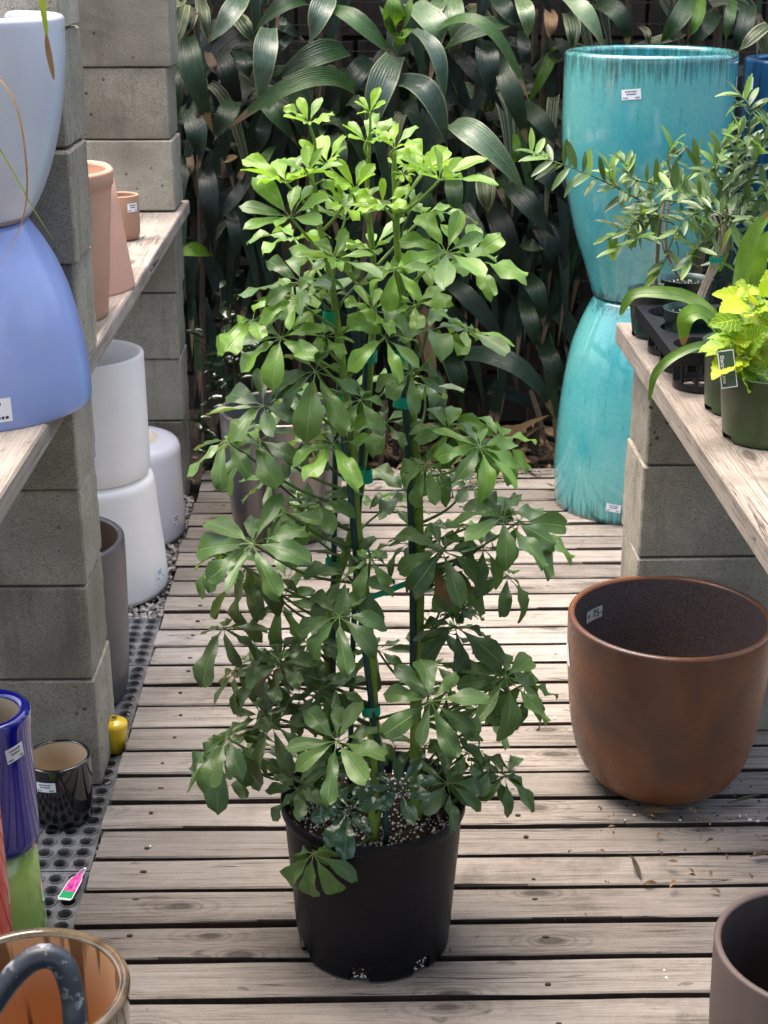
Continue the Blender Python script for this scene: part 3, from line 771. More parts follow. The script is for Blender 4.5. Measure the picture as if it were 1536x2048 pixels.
# cobalt on green, red in front
base = G(6, 1862, -0.0272)
g1 = [(0.0745, 0), (0.0755, 0.008), (0.072, 0.10), (0.069, 0.174)]
pot('green_pot', 'apple green pot upside down under the cobalt blue pot', 'pot', base, g1, 0.012, 'lime_glaze', 'lime_glaze', inverted=True)
b2 = base + Vector((0.004, 0, 0.180))
c1 = [(0.066, 0), (0.072, 0.004), (0.0745, 0.02), (0.0745, 0.21), (0.0765, 0.226), (0.0770, 0.238)]
q = pot('blue_pot', 'cobalt blue gloss pot with thick rim stacked on the green pot', 'pot', b2, c1, 0.020, 'cobalt', 'cream', floor=0.05)
sticker(c1, q, b2, cam_ang(b2, 36), 0.192, 0.034, 0.026, 0.12)
base = G(-78, 1850, -0.0272)
r1 = [(0.078, 0), (0.085, 0.008), (0.088, 0.06), (0.090, 0.20), (0.090, 0.43)]
base = Vector((PY(-114, 1700, 1.945).x, 1.945, -0.0272))
pot('red_pot', 'red gloss pot cut by the left edge of the picture', 'pot', base, r1, 0.014, 'red_glaze', 'red_glaze')
# foreground glazed pot
base = G(58, 1993, 0.31); base.z = -0.0272
f1 = [(0.085, 0), (0.092, 0.006), (0.105, 0.08), (0.118, 0.20), (0.1245, 0.32), (0.1265, 0.345)]
pot('glazed_pot', 'brown olive glazed pot with orange inside in the bottom left corner', 'pot', base, f1, 0.016, 'fore', 'forein', floor=0.04, inrim=lambda z: max(0, min(1, (z - 0.15) / 0.19)))
# turquoise pair
def rn(h, inv):
    def fn(z):
        u = z / h
        u = 1 - u if inv else u
        return max(0, min(1, max((u - 0.86) / 0.14, (0.10 - u) / 0.10 * 0.9, 0.0)))
    return fn
tp = [(0.118, 0), (0.125, 0.008), (0.150, 0.085), (0.178, 0.165), (0.202, 0.26), (0.220, 0.36), (0.228, 0.45), (0.2295, 0.55), (0.2295, 0.648)]
base = G(1252, 1000, 0) + Vector((0, 0, 0.001))
til = [(0.213, 0), (0.2165, 0.08), (0.2165, 0.15), (0.208, 0.30), (0.187, 0.45), (0.161, 0.535), (0.130, 0.602), (0.119, 0.612)]
q = pot('turquoise_planter', 'tall turquoise glazed planter upside down, lower of the stacked pair', 'pot', base, smooth_prof(til, 4), 0.02, 'turq', 'clayrim', inverted=True, rimness=rn(0.612, True))
sticker(til, q, base, cam_ang(base, -9), 0.05, 0.042, 0.024, -0.08)
b2 = PY(1273, 590, base.y); b2 = Vector((b2.x, base.y, base.z + 0.618))
tq = smooth_prof(tp, 4)
q = pot('turquoise_planter', 'tall turquoise glazed planter standing upright on top of its twin', 'pot', b2, tq, 0.026, 'turq', 'turq', rimness=rn(0.648, False), inrim=lambda z: max(0, min(1, (z - 0.55) / 0.1)))
sticker(tp, q, b2, cam_ang(b2, -11), 0.565, 0.050, 0.026, 0.10)
ringm = MB(); v, f = lathe_data([(0.1165, 0.0005), (0.1215, 0.002), (0.124, 0.0055)], 56); ringm.add([p + b2 for p in v], f); ringm.obj('bare_clay_ring', M['clayrim'], q, True)
# dark blue planter top right
base = Vector((PY(1640, 110, 4.35).x, 4.35, 0.001))
d1 = [(0.13, 0), (0.15, 0.02), (0.175, 0.3), (0.195, 0.7), (0.205, 1.0), (0.206, 1.235)]
q = pot('blue_planter', 'dark blue glazed tall planter at the right edge behind the turquoise pair', 'pot', base, smooth_prof(d1, 4), 0.02, 'darkblue', 'darkblue')
sticker(d1, q, base, cam_ang(base, -60), 1.18, 0.03, 0.032)
# rusty pot
base = G(1316, 1556, 0) + Vector((0, -0.002, 0.004))
p1 = [(0.092, 0), (0.112, 0.006), (0.138, 0.030), (0.158, 0.070), (0.171, 0.13), (0.179, 0.21), (0.184, 0.30), (0.1845, 0.348)]
p1 = [(r * 1.045, z) for r, z in p1]
p1s = smooth_prof(p1, 4)
q = pot('rusty_pot', 'large rust brown rounded stoneware pot on the deck by the right column', 'pot', base, p1s, 0.013, 'rust', 'rustin')
sticker(p1, q, base, cam_ang(base, -78), 0.272, 0.040, 0.046, 0.25, lines=False)
# tape tag inside with the price
def inside_patch(base, r, ang, z, w, h, d, n=6):
    b = MB(); v = []
    for i in range(n + 1):
        for j in range(2):
            a = ang + (-w/2 + w * i / n) / r
            v.append(Vector((math.cos(a) * (r - d), math.sin(a) * (r - d), z + (j - .5) * h)) + base)
    b.add(v, [(i*2, i*2+1, (i+1)*2+1, (i+1)*2) for i in range(n)]); return b
def text_mesh(txt, size):
    cu = bpy.data.curves.new('t', 'FONT'); cu.body = txt; cu.size = size; cu.align_x = 'CENTER'; cu.align_y = 'CENTER'
    o = bpy.data.objects.new('t', cu); C.objects.link(o); dg = bpy.context.evaluated_depsgraph_get()
    me = bpy.data.meshes.new_from_object(o.evaluated_get(dg)); bpy.data.objects.remove(o)
    return [v.co.copy() for v in me.vertices], [tuple(p.vertices) for p in me.polygons]
ri = 0.1775; ang = R(135); zt = 0.297
tg = inside_patch(base, ri, ang, zt, 0.052, 0.025, 0.0015).obj('price_tape', M['tape_tag'], q, True)
tv, tf = text_mesh('+ 75-', 0.023)
b = MB(); b.add([Vector((math.cos(ang - c.x / ri) * (ri - 0.0028), math.sin(ang - c.x / ri) * (ri - 0.0028), zt + c.y)) + base for c in tv], tf)
b.obj('price_writing', M['ink'], tg)
# brown pot bottom right
base = Vector((PY(1632, 1915, 1.66).x, 1.66, 0.002))
n1 = [(0.108, 0), (0.118, 0.006), (0.126, 0.06), (0.133, 0.17), (0.136, 0.285)]
pot('brown_pot', 'purple brown stoneware pot cut by the bottom right corner', 'pot', base, n1, 0.010, 'brownpot', 'brownin')
# bronze pot behind the plant
base = G(572, 1058, 0) + Vector((0, 0, 0.001))
z1 = [(0.128, 0), (0.140, 0.008), (0.150, 0.06), (0.163, 0.18), (0.172, 0.30), (0.174, 0.353)]
pot('bronze_pot', 'bronze streaked metallic glazed pot on the deck behind the umbrella plant', 'pot', base, z1, 0.012, 'bronze', 'greypot')
# yellow pot
base = G(232, 1502, -0.0272)
y1 = [(0.015, 0), (0.018, 0.003), (0.023, 0.03), (0.028, 0.062), (0.027, 0.068), (0.020, 0.073), (0.012, 0.075)]
pot('yellow_pot', 'small yellow glazed pot upside down peeping out behind the block column', 'pot', base, y1, 0.006, 'yellow', 'yellow', inverted=True)
# ---------------------------------------------------------------- the umbrella plant
def leaflet_mesh(name, droop, fold, wave, notch, twist, mat, wr=0.37, nu=7, nv=4, stalk=0.16):
    v = []; f = []; uv = []
    for i in range(nu + 1):
        t = i / nu
        # oblanceolate outline, widest at two thirds
        wdt = wr * (math.sin(math.pi * min(1, t ** 1.25 * 0.93 + 0.03)) ** 0.72) * (0.55 + 0.5 * t)
        if i == nu: wdt = wr * (0.30 if notch else 0.10)
        if i == 0: wdt = wr * 0.06
        x = stalk + (1 - stalk) * t
        ang = -droop * t * t * 1.1
        zc = -droop * 0.5 * t ** 2 * (1 - stalk)
        xx = stalk + (1 - stalk) * (t - 0.16 * droop * droop * t ** 3)
        for j in range(nv + 1):
            s = j / nv * 2 - 1
            xo = 0
            if i == nu: xo = -notch * (1 - abs(s)) + (-0.03 * s * s)
            z = zc + fold * abs(s) * wdt * 0.5 * (1 - 0.3 * t) + wave * 0.05 * math.sin(t * 11 + (2.2 if s > 0 else 0)) * abs(s) * (t > 0.1)
            y = s * wdt * 0.5
            z += twist * y * t
            v.append((xx + xo, y, z)); uv.append((t, j / nv))
    n = nv + 1
    for i in range(nu):
        for j in range(nv): f.append((i*n+j, (i+1)*n+j, (i+1)*n+j+1, i*n+j+1))
    b0 = len(v)   # little stalk
    for x in (0.0, stalk + 0.02):
        for (y, z) in ((0.011, 0.0), (-0.006, 0.009), (-0.006, -0.009)): v.append((x, y, z - 0.004)); uv.append((0.5, 0.5))
    for k in range(3): f.append((b0+k, b0+3+k, b0+3+(k+1) % 3, b0+(k+1) % 3))
    return mk_mesh(name, v, f, mat, True, uv)
LV = []
shapes = [(0.25, 0.35, 0.4, 0, 0.2), (0.55, 0.25, 1.0, 0.05, -0.3), (0.10, 0.45, 0.5, 0.06, 0.3), (0.75, 0.35, 1.2, 0, -0.4), (0.40, -0.25, 1.3, 0.07, 0.4), (1.0, 0.4, 0.8, 0, 0.25), (0.2, 0.2, 1.7, 0.06, -0.4)]
for c in range(6): LV.append([leaflet_mesh('leaflet', *s, M['sch'][c], wr=random.uniform(0.36, 0.45)) for s in shapes])

pc = G(747, 1871, 0) + Vector((0, 0, 0.001))
um = thing('potted_umbrella_plant', pc, 'tall staked umbrella plant with lime green top in a black nursery pot', 'potted plant')
# pot with drainage notches
seg = 96
pp = [(0.100, 0.004), (0.121, 0.0), (0.125, 0.004), (0.1255, 0.014), (0.1262, 0.028), (0.1275, 0.032), (0.133, 0.11), (0.140, 0.20), (0.1425, 0.247), (0.1425, 0.249), (0.1475, 0.250), (0.1485, 0.253), (0.1485, 0.266), (0.1475, 0.269), (0.1455, 0.269), (0.1445, 0.266), (0.1385, 0.235), (0.136, 0.21)]
notch_angles = [-101, -52, -152, 0, 48, 96, 140, 186]
def skip(i, k):
    a = (k + .5) / seg * 360
    return i in (0, 1, 2, 3) and any(abs((a - n + 180) % 360 - 180) < 7.5 for n in notch_angles)
v, f = lathe_data(pp, seg, skip)
pot_o = obj('pot', mk_mesh('pot', [p + pc for p in v], f, M['blackplastic'], True), um)
v, f = lathe_data([(0.002, 0.0045), (0.118, 0.0045), (0.120, 0.03)], 48)
obj('root_ball', mk_mesh('root_ball', [p + pc for p in v], f, M['soil'], True), pot_o)
SZ = 0.232
b = MB(); vv = [Vector((0, 0, SZ + 0.004))]; ff = []
for i in range(1, 13):
    for k in range(40):
        a = k / 40 * 6.2832; r = 0.1375 * i / 12
        vv.append(Vector((math.cos(a) * r, math.sin(a) * r, SZ + 0.006 * noise.noise(Vector((math.cos(a) * r * 40, math.sin(a) * r * 40, 3))) + 0.004 * (1 - i / 12))))
for k in range(40): ff.append((0, 1 + k, 1 + (k + 1) % 40))
for i in range(11):
    for k in range(40): ff.append((1+i*40+k, 1+(i+1)*40+k, 1+(i+1)*40+(k+1) % 40, 1+i*40+(k+1) % 40))
b.add([p + pc for p in vv], ff); b.obj('soil', M['soil'], pot_o, True)
sp = []
for _ in range(1100):
    r = 0.134 * math.sqrt(random.random()); a = random.random() * 6.28
    sp.append(pc + Vector((math.cos(a) * r, math.sin(a) * r, SZ + 0.004 + random.uniform(-.002, .004))))
for na in (-101, -52):
    for _ in range(14):
        a = R(na + random.uniform(-6, 6)); sp.append(pc + Vector((math.cos(a) * 0.1195, math.sin(a) * 0.1195, random.uniform(0.006, 0.024))))
tag(stones('perlite', M['perlite'], sp, 0.0010, 0.0030, 1.0, pot_o), None, None, kind='stuff')

# stems through photo points at real depths
def path(pts): return [PY(x, y, Y) for x, y, Y in pts]
zs = pc.z + SZ
def rooted(px, py): return G(px, py, zs)
sA = [rooted(745, 1685)] + path([(752, 1560, 2.03), (746, 1400, 2.04), (728, 1170, 2.06), (712, 1030, 2.07), (705, 890, 2.08), (690, 770, 2.09), (668, 600, 2.10), (652, 500, 2.10), (634, 430, 2.10), (620, 330, 2.10)])
sB = [rooted(835, 1640)] + path([(830, 1500, 2.09), (838, 1200, 2.11), (835, 1000, 2.12), (826, 850, 2.12), (815, 720, 2.12), (803, 600, 2.12), (795, 500, 2.12), (790, 400, 2.12), (788, 300, 2.12)])
sC = [rooted(655, 1575)] + path([(656, 1400, 2.19), (664, 1200, 2.18), (705, 1060, 2.17), (728, 900, 2.17), (738, 760, 2.17), (746, 640, 2.17), (748, 540, 2.17), (735, 400, 2.17), (738, 290, 2.17)])
stems = []
for k, (s, r0, r1) in enumerate(((sA, 0.0088, 0.0030), (sB, 0.0092, 0.0032), (sC, 0.0085, 0.0026))):
    sm = spline(s, 6); n = len(sm)
    rad = [(r0 + (r1 - r0) * (i / n) ** 1.3) * (1.0 + (0.22 if i % 6 == 3 else 0.0)) for i in range(n)]
    b = MB(); b.tube(sm, rad, 9); b.obj('stem', M['stem'], um, True)
    stems.append(sm)
def stake(pts, r=0.0046):
    b = MB(); sm = spline(pts, 4); b.tube(sm, [r * random.uniform(0.94, 1.08) for _ in sm], 7); return b.obj('stake', M['stake'], um, True)
stake([rooted(774, 1688)] + path([(765, 1560, 2.025), (742, 1400, 2.03), (722, 1240, 2.045), (700, 980, 2.065), (684, 860, 2.075)]))
stake([rooted(664, 1570)] + path([(666, 1350, 2.18), (668, 1100, 2.17), (672, 860, 2.16), (680, 760, 2.15)]))
stake([rooted(828, 1600)] + path([(826, 1300, 2.095), (824, 1100, 2.105), (815, 900, 2.11), (806, 740, 2.11), (800, 660, 2.11)]), 0.0056)
stake([rooted(700, 1590)] + path([(704, 1350, 2.17), (716, 1050, 2.165), (726, 850, 2.16), (733, 690, 2.155)]))
def band(px, py, Y, w, h, ang=0):
    c = PY(px, py, Y); b = MB(); n = 14; v = []
    for i in range(n):
        a = i / n * 6.2832
        for zz in (-h/2, h/2):
            v.append(c + Matrix.Rotation(ang, 3, 'Y') @ Vector((math.cos(a) * w / 2, math.sin(a) * w * 0.36, zz)))
    b.add(v, [(i*2, ((i+1) % n)*2, ((i+1) % n)*2+1, i*2+1) for i in range(n)])
    return b.obj('tape_tie', M['tape'], um, True)
for (x, y, Y, w, h) in ((735, 711, 2.16, 0.024, 0.014), (804, 716, 2.115, 0.028, 0.015), (808, 803, 2.115, 0.027, 0.013), (706, 948, 2.075, 0.027, 0.014), (728, 952, 2.165, 0.022, 0.016), (676, 795, 2.155, 0.016, 0.010), (680, 898, 2.16, 0.016, 0.014), (742, 1420, 2.035, 0.024, 0.012), (670, 1128, 2.175, 0.026, 0.012), (664, 1360, 2.185, 0.026, 0.012), (660, 635, 2.10, 0.018, 0.014), (678, 1525, 2.17, 0.030, 0.02)):
    band(x, y, Y, w * 1.2, h * 1.35, random.uniform(-.15, .15))
def ribbon(pts, w=0.012):
    sm = spline(path(pts), 6); b = MB(); v = []
    for i, p in enumerate(sm):
        d = Vector((0.15 * math.sin(i * .7), -0.2, 1)).normalized() * w / 2
        v += [p - d, p + d]
    b.add(v, [(i*2, (i+1)*2, (i+1)*2+1, i*2+1) for i in range(len(sm) - 1)]); return b.obj('tape_ribbon', M['tape'], um, True)
ribbon([(852, 1160, 2.09), (830, 1162, 2.075), (800, 1172, 2.06), (765, 1186, 2.045), (728, 1200, 2.03)])
ribbon([(655, 1070, 2.14), (650, 1095, 2.15), (662, 1130, 2.16), (672, 1138, 2.16)], 0.016)
ribbon([(730, 1085, 2.16), (745, 1120, 2.13), (760, 1145, 2.1), (790, 1165, 2.08)], 0.010)

# compound leaves: hub x, y (px), depth offset from 2.10 m, leaflet length (px), age, leaflet count, cup (deg), options
CL = [
 (618,248,-.02,62,0,7,38),(616,349,-.06,80,0,7,36),(573,367,-.02,108,0,7,30),(581,435,-.05,112,1,8,30),(670,518,-.10,100,1,7,22),
 (711,378,.02,80,0,7,42),(740,224,.05,48,0,6,40),(732,283,.06,70,0,7,32),(711,572,.02,84,2,7,40),(602,565,-.02,112,2,8,8),
 (563,675,-.06,122,2,8,6),(790,297,0,72,0,7,34),(880,360,-.03,104,0,8,32),(841,349,.08,78,0,6,30),(893,505,-.06,118,1,8,18),
 (765,412,-.05,72,0,6,35),(790,536,-.12,80,1,6,-25),(838,537,.04,84,2,7,20),(770,675,-.12,102,1,7,10),(854,662,.02,112,2,7,18),
 (655,330,.06,80,0,7,35),(690,440,.03,92,1,8,30),(640,600,.06,100,2,7,15),(745,500,.08,92,1,7,25),(850,430,.10,88,1,7,20),
 (806,349,-.03,24,0,8,10),(812,440,.03,72,2,5,45),
 (631,742,-.08,122,2,8,-12),(527,812,-.06,104,2,8,8),(667,888,-.10,112,1,7,18),(519,880,-.02,126,2,8,-6),(636,1003,-.04,116,3,8,-4),
 (542,956,.06,88,3,7,-5),(506,1088,-.12,126,2,9,-2),(492,1135,-.02,128,5,7,-38),(573,1160,.08,72,2,6,30),(693,1151,-.12,122,3,8,-14),
 (708,1118,-.06,78,3,5,30),(896,863,-.05,92,1,8,4),(960,894,-.10,116,1,9,-4),(865,940,.05,96,2,7,-10),(1006,1035,-.10,122,2,9,2),
 (920,1053,.06,82,3,7,5),(883,1099,-.08,108,2,8,-8),(902,1140,0,106,3,8,-30),(815,985,.06,92,3,7,5),(816,1087,.04,92,3,7,-8),
 (740,1120,-.14,66,2,6,-30),(908,1215,.05,66,3,7,-5),(770,845,.02,84,3,7,0),(850,770,.08,86,3,7,-5),(720,800,-.10,78,2,6,-8),
 (446,1254,-.08,112,5,8,-30),(678,1233,-.16,108,2,8,-6),(529,1343,-.02,100,5,8,-10),(521,1431,0,70,5,7,10),(542,1449,-.12,128,5,8,-28),
 (454,1475,-.10,122,3,9,-18),(674,1483,-.18,112,2,9,8),(675,1377,-.08,78,3,7,0),(594,1577,-.10,84,3,7,0),(698,1619,-.16,92,4,9,12),
 (506,1509,.04,96,5,7,-20),(862,1403,-.20,108,2,9,4,'face'),(978,1360,-.04,88,3,8,0),(1011,1354,-.08,118,2,9,-10),(910,1252,-.04,104,3,8,-8),
 (978,1539,-.04,86,3,8,-10),(895,1566,-.10,98,3,8,0),(797,1580,-.12,80,4,8,25),(627,1707,-.185,112,2,7,-48),(755,1300,.03,88,3,7,-10),
 (620,1290,.05,100,5,7,-12),(600,1390,.06,98,5,7,-15),(760,1480,.04,82,3,7,0),
 (720,1450,.08,82,3,7,-10),(640,1540,.02,84,3,7,0),(850,1490,.03,82,3,7,-5),
 (780,1010,.10,86,3,7,0),(640,860,.08,92,3,7,-5),(780,760,.10,82,3,7,5),(590,480,.09,92,1,7,20),(870,1330,.09,84,3,7,-8),
 (610,800,.02,92,2,7,0),(745,620,-.08,78,2,7,15),(830,610,-.05,72,2,6,20),
]
rng = random.Random(5)
def half(y):
    pr = [(250, 110), (400, 190), (600, 215), (800, 260), (1000, 310), (1150, 335), (1300, 330), (1450, 330), (1560, 260)]
    for (a, c), (e, g) in zip(pr, pr[1:]):
        if a <= y <= e: return c + (g - c) * (y - a) / (e - a)
    return 150
for i in range(46):
    y = 330 + 1240 * ((i + rng.random()) / 46)
    sx = rng.choice((-1, 1)) * rng.uniform(0.30, 0.72)
    if (y < 820 and i % 3) or (820 <= y < 1300 and i % 3 == 0): continue
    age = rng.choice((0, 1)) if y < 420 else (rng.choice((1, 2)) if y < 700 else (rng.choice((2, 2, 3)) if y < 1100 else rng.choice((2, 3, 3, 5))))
    CL.append((745 + sx * half(y), y, rng.uniform(-.12, .10), rng.uniform(70, 98), age, rng.choice((7, 8)), 30 if y < 450 else (12 if y < 700 else rng.uniform(-26, 4))))
# the widest reaching leaves
CL += [(1040, 1042, -.06, 118, 2, 8, -2), (1050, 1368, -.06, 112, 2, 8, -14), (1010, 1552, -.05, 96, 3, 8, -16), (1000, 880, -.04, 104, 1, 8, -6), (1015, 1150, .0, 92, 3, 7, -16),
       (452, 880, -.04, 100, 2, 7, -8), (440, 1105, -.10, 100, 2, 8, -12), (440, 1500, -.06, 106, 3, 8, -28), (470, 1340, 0, 96, 5, 7, -24), (505, 640, -.03, 98, 2, 7, 0), (940, 520, -.02, 100, 1, 7, 12), (935, 660, .02, 96, 2, 7, 6)]
jobs = []
def stem_at(k, z):
    s = stems[k]
    for a, c in zip(s, s[1:]):
        if a.z <= z <= c.z: return a.lerp(c, (z - a.z) / max(1e-6, c.z - a.z))
    return s[-1] if z > s[-1].z else s[0]
for q in CL:
    hx, hy, d, L, age, n, cup = q[:7]
    hub = PY(hx, hy, 2.10 + d)
    Lm = L * (hub - EYE).dot(_cm @ Vector((0, 0, -1))) / FPX
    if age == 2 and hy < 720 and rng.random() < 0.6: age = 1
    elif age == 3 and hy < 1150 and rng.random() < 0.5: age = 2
    k = min(range(3), key=lambda i: (stem_at(i, hub.z) - hub).length)
    ax = stem_at(k, hub.z)
    out = Vector((hub.x - ax.x, hub.y - ax.y, 0)); hd = out.length
    az = max(zs + 0.01, hub.z - 0.45 * hd - rng.uniform(0.01, 0.05))
    root = stem_at(k, az)
    if out.length > 1e-4: out.normalize()
    # petiole
    mid = root.lerp(hub, 0.5) + Vector((0, 0, -0.10 * hd if cup < 0 else 0.02 * hd)) + Vector((rng.uniform(-1, 1), rng.uniform(-1, 1), 0)) * 0.008
    b = MB(); sm = spline([root, mid, hub], 6)
    if hub.z < zs + 0.03: sm = spline([rooted(690, 1640), PY(664, 1640, 2.0), hub], 6)
    b.tube(sm, [0.0026 - 0.0010 * i / len(sm) for i in range(len(sm))], 6)
    lf = b.obj('leaf', M['petiole_l'] if age <= 1 else (M['petiole'] if rng.random() < 0.62 or age == 2 else M['petiole_d']), um, True)
    lean = 0.55 if cup < 15 else 0.30
    N = (Vector((0, 0, 1)) + out * min(lean, hd * 5) + Vector((0, -0.22, 0)) + Vector((rng.uniform(-.2, .2), rng.uniform(-.2, .2), 0))).normalized()
    if len(q) > 7: N = Vector((0.05, -0.72, 0.70)).normalized()
    if hub.z < zs + 0.03: N = Vector((-0.35, -0.8, 0.4)).normalized()
    X = N.cross(Vector((0.2, 1, 0.1))).normalized(); Yv = N.cross(X)
    a0 = rng.random() * 6.28
    for i in range(n):
        a = a0 + 6.2832 * (i + rng.uniform(-.18, .18)) / n
        dr = X * math.cos(a) + Yv * math.sin(a)
        c = R(cup + rng.uniform(-12, 12))
        ld = dr * math.cos(c) + N * math.sin(c)
        nn = (N * math.cos(c) - dr * math.sin(c))
        side = nn.cross(ld).normalized()
        side = (Matrix.Rotation(rng.uniform(-.35, .35), 3, ld) @ side); nn = ld.cross(side)
        s = Lm * rng.uniform(0.80, 1.14) * (1.0 + (0.14 * dr.dot(out) if hd > 0.03 else 0))
        sw = s * rng.uniform(0.78, 1.18)
        m = Matrix(((ld.x*s, side.x*sw, nn.x*s, hub.x), (ld.y*s, side.y*sw, nn.y*s, hub.y), (ld.z*s, side.z*sw, nn.z*s, hub.z), (0, 0, 0, 1)))
        v = rng.randrange(7)
        if cup > 20 and v in (3, 5): v = 0
        if cup < -5 and rng.random() < 0.5: v = rng.choice((3, 5, 1))
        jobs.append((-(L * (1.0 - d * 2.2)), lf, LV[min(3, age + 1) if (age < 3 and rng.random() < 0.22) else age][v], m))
jobs.sort(key=lambda j: j[0])
for (_, lf, me, m) in jobs[:300]: obj('leaflet', me, lf, m)
rest = MB(); rmi = []; allm = M['sch']
for (_, lf, me, m) in jobs[300:]:
    l = me.uv_layers[0].data; uvv = [(0, 0)] * len(me.vertices)
    for lp in me.loops: uvv[lp.vertex_index] = tuple(l[lp.index].uv)
    rest.add([m @ v.co for v in me.vertices], [tuple(p.vertices) for p in me.polygons], uvv)
    rmi += [allm.index(me.materials[0])] * len(me.polygons)
o = obj('leaflets', mk_mesh('leaflets', rest.v, rest.f, allm, True, rest.uv, rmi), um); o['kind'] = 'stuff'
# ---------------------------------------------------------------- dracaenas at the back
def c5(p): return (340 + p[0] / 3.339, p[1] / 3.339)
def c6(p): return (760 + p[0] / 3.339, p[1] / 3.339)
def c7(p): return (1024 + p[0] / 3.0, p[1] / 3.0)
def cB(p): return (700 + p[0] / 3.84, 180 + p[1] / 3.84)
def cD(p): return (700 + p[0] / 3.268, 680 + p[1] / 3.268)
TR = []   # base, mid, tip, width, type, depth
def T(cv, sc, rows):
    for (bx, by, mx, my, tx, ty, w, k, *d) in rows:
        TR.append((cv((bx, by)), cv((mx, my)), cv((tx, ty)), w / sc, k, d[0] if d else None))
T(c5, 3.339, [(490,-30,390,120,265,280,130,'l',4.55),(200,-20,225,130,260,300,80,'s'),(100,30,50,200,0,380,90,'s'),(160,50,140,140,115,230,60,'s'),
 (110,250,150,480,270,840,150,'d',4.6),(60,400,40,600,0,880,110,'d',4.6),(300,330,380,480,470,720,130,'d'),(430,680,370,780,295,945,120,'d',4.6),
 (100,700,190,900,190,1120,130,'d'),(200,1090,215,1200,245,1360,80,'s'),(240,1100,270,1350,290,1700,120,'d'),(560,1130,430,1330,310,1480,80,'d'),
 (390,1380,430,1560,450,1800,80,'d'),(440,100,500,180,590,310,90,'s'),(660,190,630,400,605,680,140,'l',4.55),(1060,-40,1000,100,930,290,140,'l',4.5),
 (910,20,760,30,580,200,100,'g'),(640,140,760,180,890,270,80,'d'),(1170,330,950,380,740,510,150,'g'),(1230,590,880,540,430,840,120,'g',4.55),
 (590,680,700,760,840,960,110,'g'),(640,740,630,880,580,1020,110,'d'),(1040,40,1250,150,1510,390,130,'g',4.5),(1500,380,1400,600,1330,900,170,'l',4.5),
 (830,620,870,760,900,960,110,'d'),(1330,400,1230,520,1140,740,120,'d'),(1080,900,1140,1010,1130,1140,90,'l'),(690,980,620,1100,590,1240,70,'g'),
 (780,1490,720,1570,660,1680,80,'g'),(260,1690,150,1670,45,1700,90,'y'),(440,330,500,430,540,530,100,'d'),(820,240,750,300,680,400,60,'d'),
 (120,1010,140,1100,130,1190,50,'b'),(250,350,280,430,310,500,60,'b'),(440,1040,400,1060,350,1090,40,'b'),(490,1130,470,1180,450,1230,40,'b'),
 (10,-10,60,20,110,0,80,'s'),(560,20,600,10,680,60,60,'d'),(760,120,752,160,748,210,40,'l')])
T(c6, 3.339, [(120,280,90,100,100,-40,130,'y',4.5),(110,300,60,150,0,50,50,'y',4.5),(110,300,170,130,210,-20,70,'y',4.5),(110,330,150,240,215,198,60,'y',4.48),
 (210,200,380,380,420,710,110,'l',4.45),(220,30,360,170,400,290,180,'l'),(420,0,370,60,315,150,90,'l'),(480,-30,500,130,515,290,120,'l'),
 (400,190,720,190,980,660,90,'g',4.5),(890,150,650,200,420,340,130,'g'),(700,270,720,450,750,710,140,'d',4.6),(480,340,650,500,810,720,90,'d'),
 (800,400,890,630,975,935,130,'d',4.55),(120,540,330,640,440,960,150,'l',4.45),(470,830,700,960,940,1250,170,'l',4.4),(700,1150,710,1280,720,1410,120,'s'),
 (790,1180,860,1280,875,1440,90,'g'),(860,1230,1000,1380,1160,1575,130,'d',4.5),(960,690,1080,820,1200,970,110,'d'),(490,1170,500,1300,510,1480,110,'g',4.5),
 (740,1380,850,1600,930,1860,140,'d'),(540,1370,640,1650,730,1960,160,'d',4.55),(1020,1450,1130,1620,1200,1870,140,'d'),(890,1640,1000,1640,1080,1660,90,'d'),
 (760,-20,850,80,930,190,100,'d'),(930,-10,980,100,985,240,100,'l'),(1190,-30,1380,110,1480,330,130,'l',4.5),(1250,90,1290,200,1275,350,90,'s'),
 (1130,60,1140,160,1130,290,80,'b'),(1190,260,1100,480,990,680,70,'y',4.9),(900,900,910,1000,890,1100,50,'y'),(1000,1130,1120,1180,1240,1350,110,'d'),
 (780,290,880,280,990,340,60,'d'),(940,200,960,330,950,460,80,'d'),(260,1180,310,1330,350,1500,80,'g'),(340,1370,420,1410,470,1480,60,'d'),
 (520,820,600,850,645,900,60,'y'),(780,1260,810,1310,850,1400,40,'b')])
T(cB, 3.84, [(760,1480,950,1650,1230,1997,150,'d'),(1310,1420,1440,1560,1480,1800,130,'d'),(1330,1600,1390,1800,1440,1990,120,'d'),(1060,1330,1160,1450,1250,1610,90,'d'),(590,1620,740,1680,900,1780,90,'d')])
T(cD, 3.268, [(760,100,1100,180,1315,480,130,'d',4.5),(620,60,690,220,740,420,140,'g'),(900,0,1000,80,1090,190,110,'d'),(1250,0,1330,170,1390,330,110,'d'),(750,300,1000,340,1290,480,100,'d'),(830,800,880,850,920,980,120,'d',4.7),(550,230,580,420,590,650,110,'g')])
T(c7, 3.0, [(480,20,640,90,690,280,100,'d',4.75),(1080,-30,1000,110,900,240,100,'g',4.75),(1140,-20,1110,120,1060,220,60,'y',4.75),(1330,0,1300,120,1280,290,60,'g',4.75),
 (1540,150,1450,220,1360,310,70,'s',4.6),(1430,30,1390,170,1330,340,90,'d',4.75),(760,160,810,200,820,290,40,'s',4.8),(1020,200,930,230,720,270,60,'s',4.85),(1230,80,1150,180,1040,290,80,'d',4.85)])
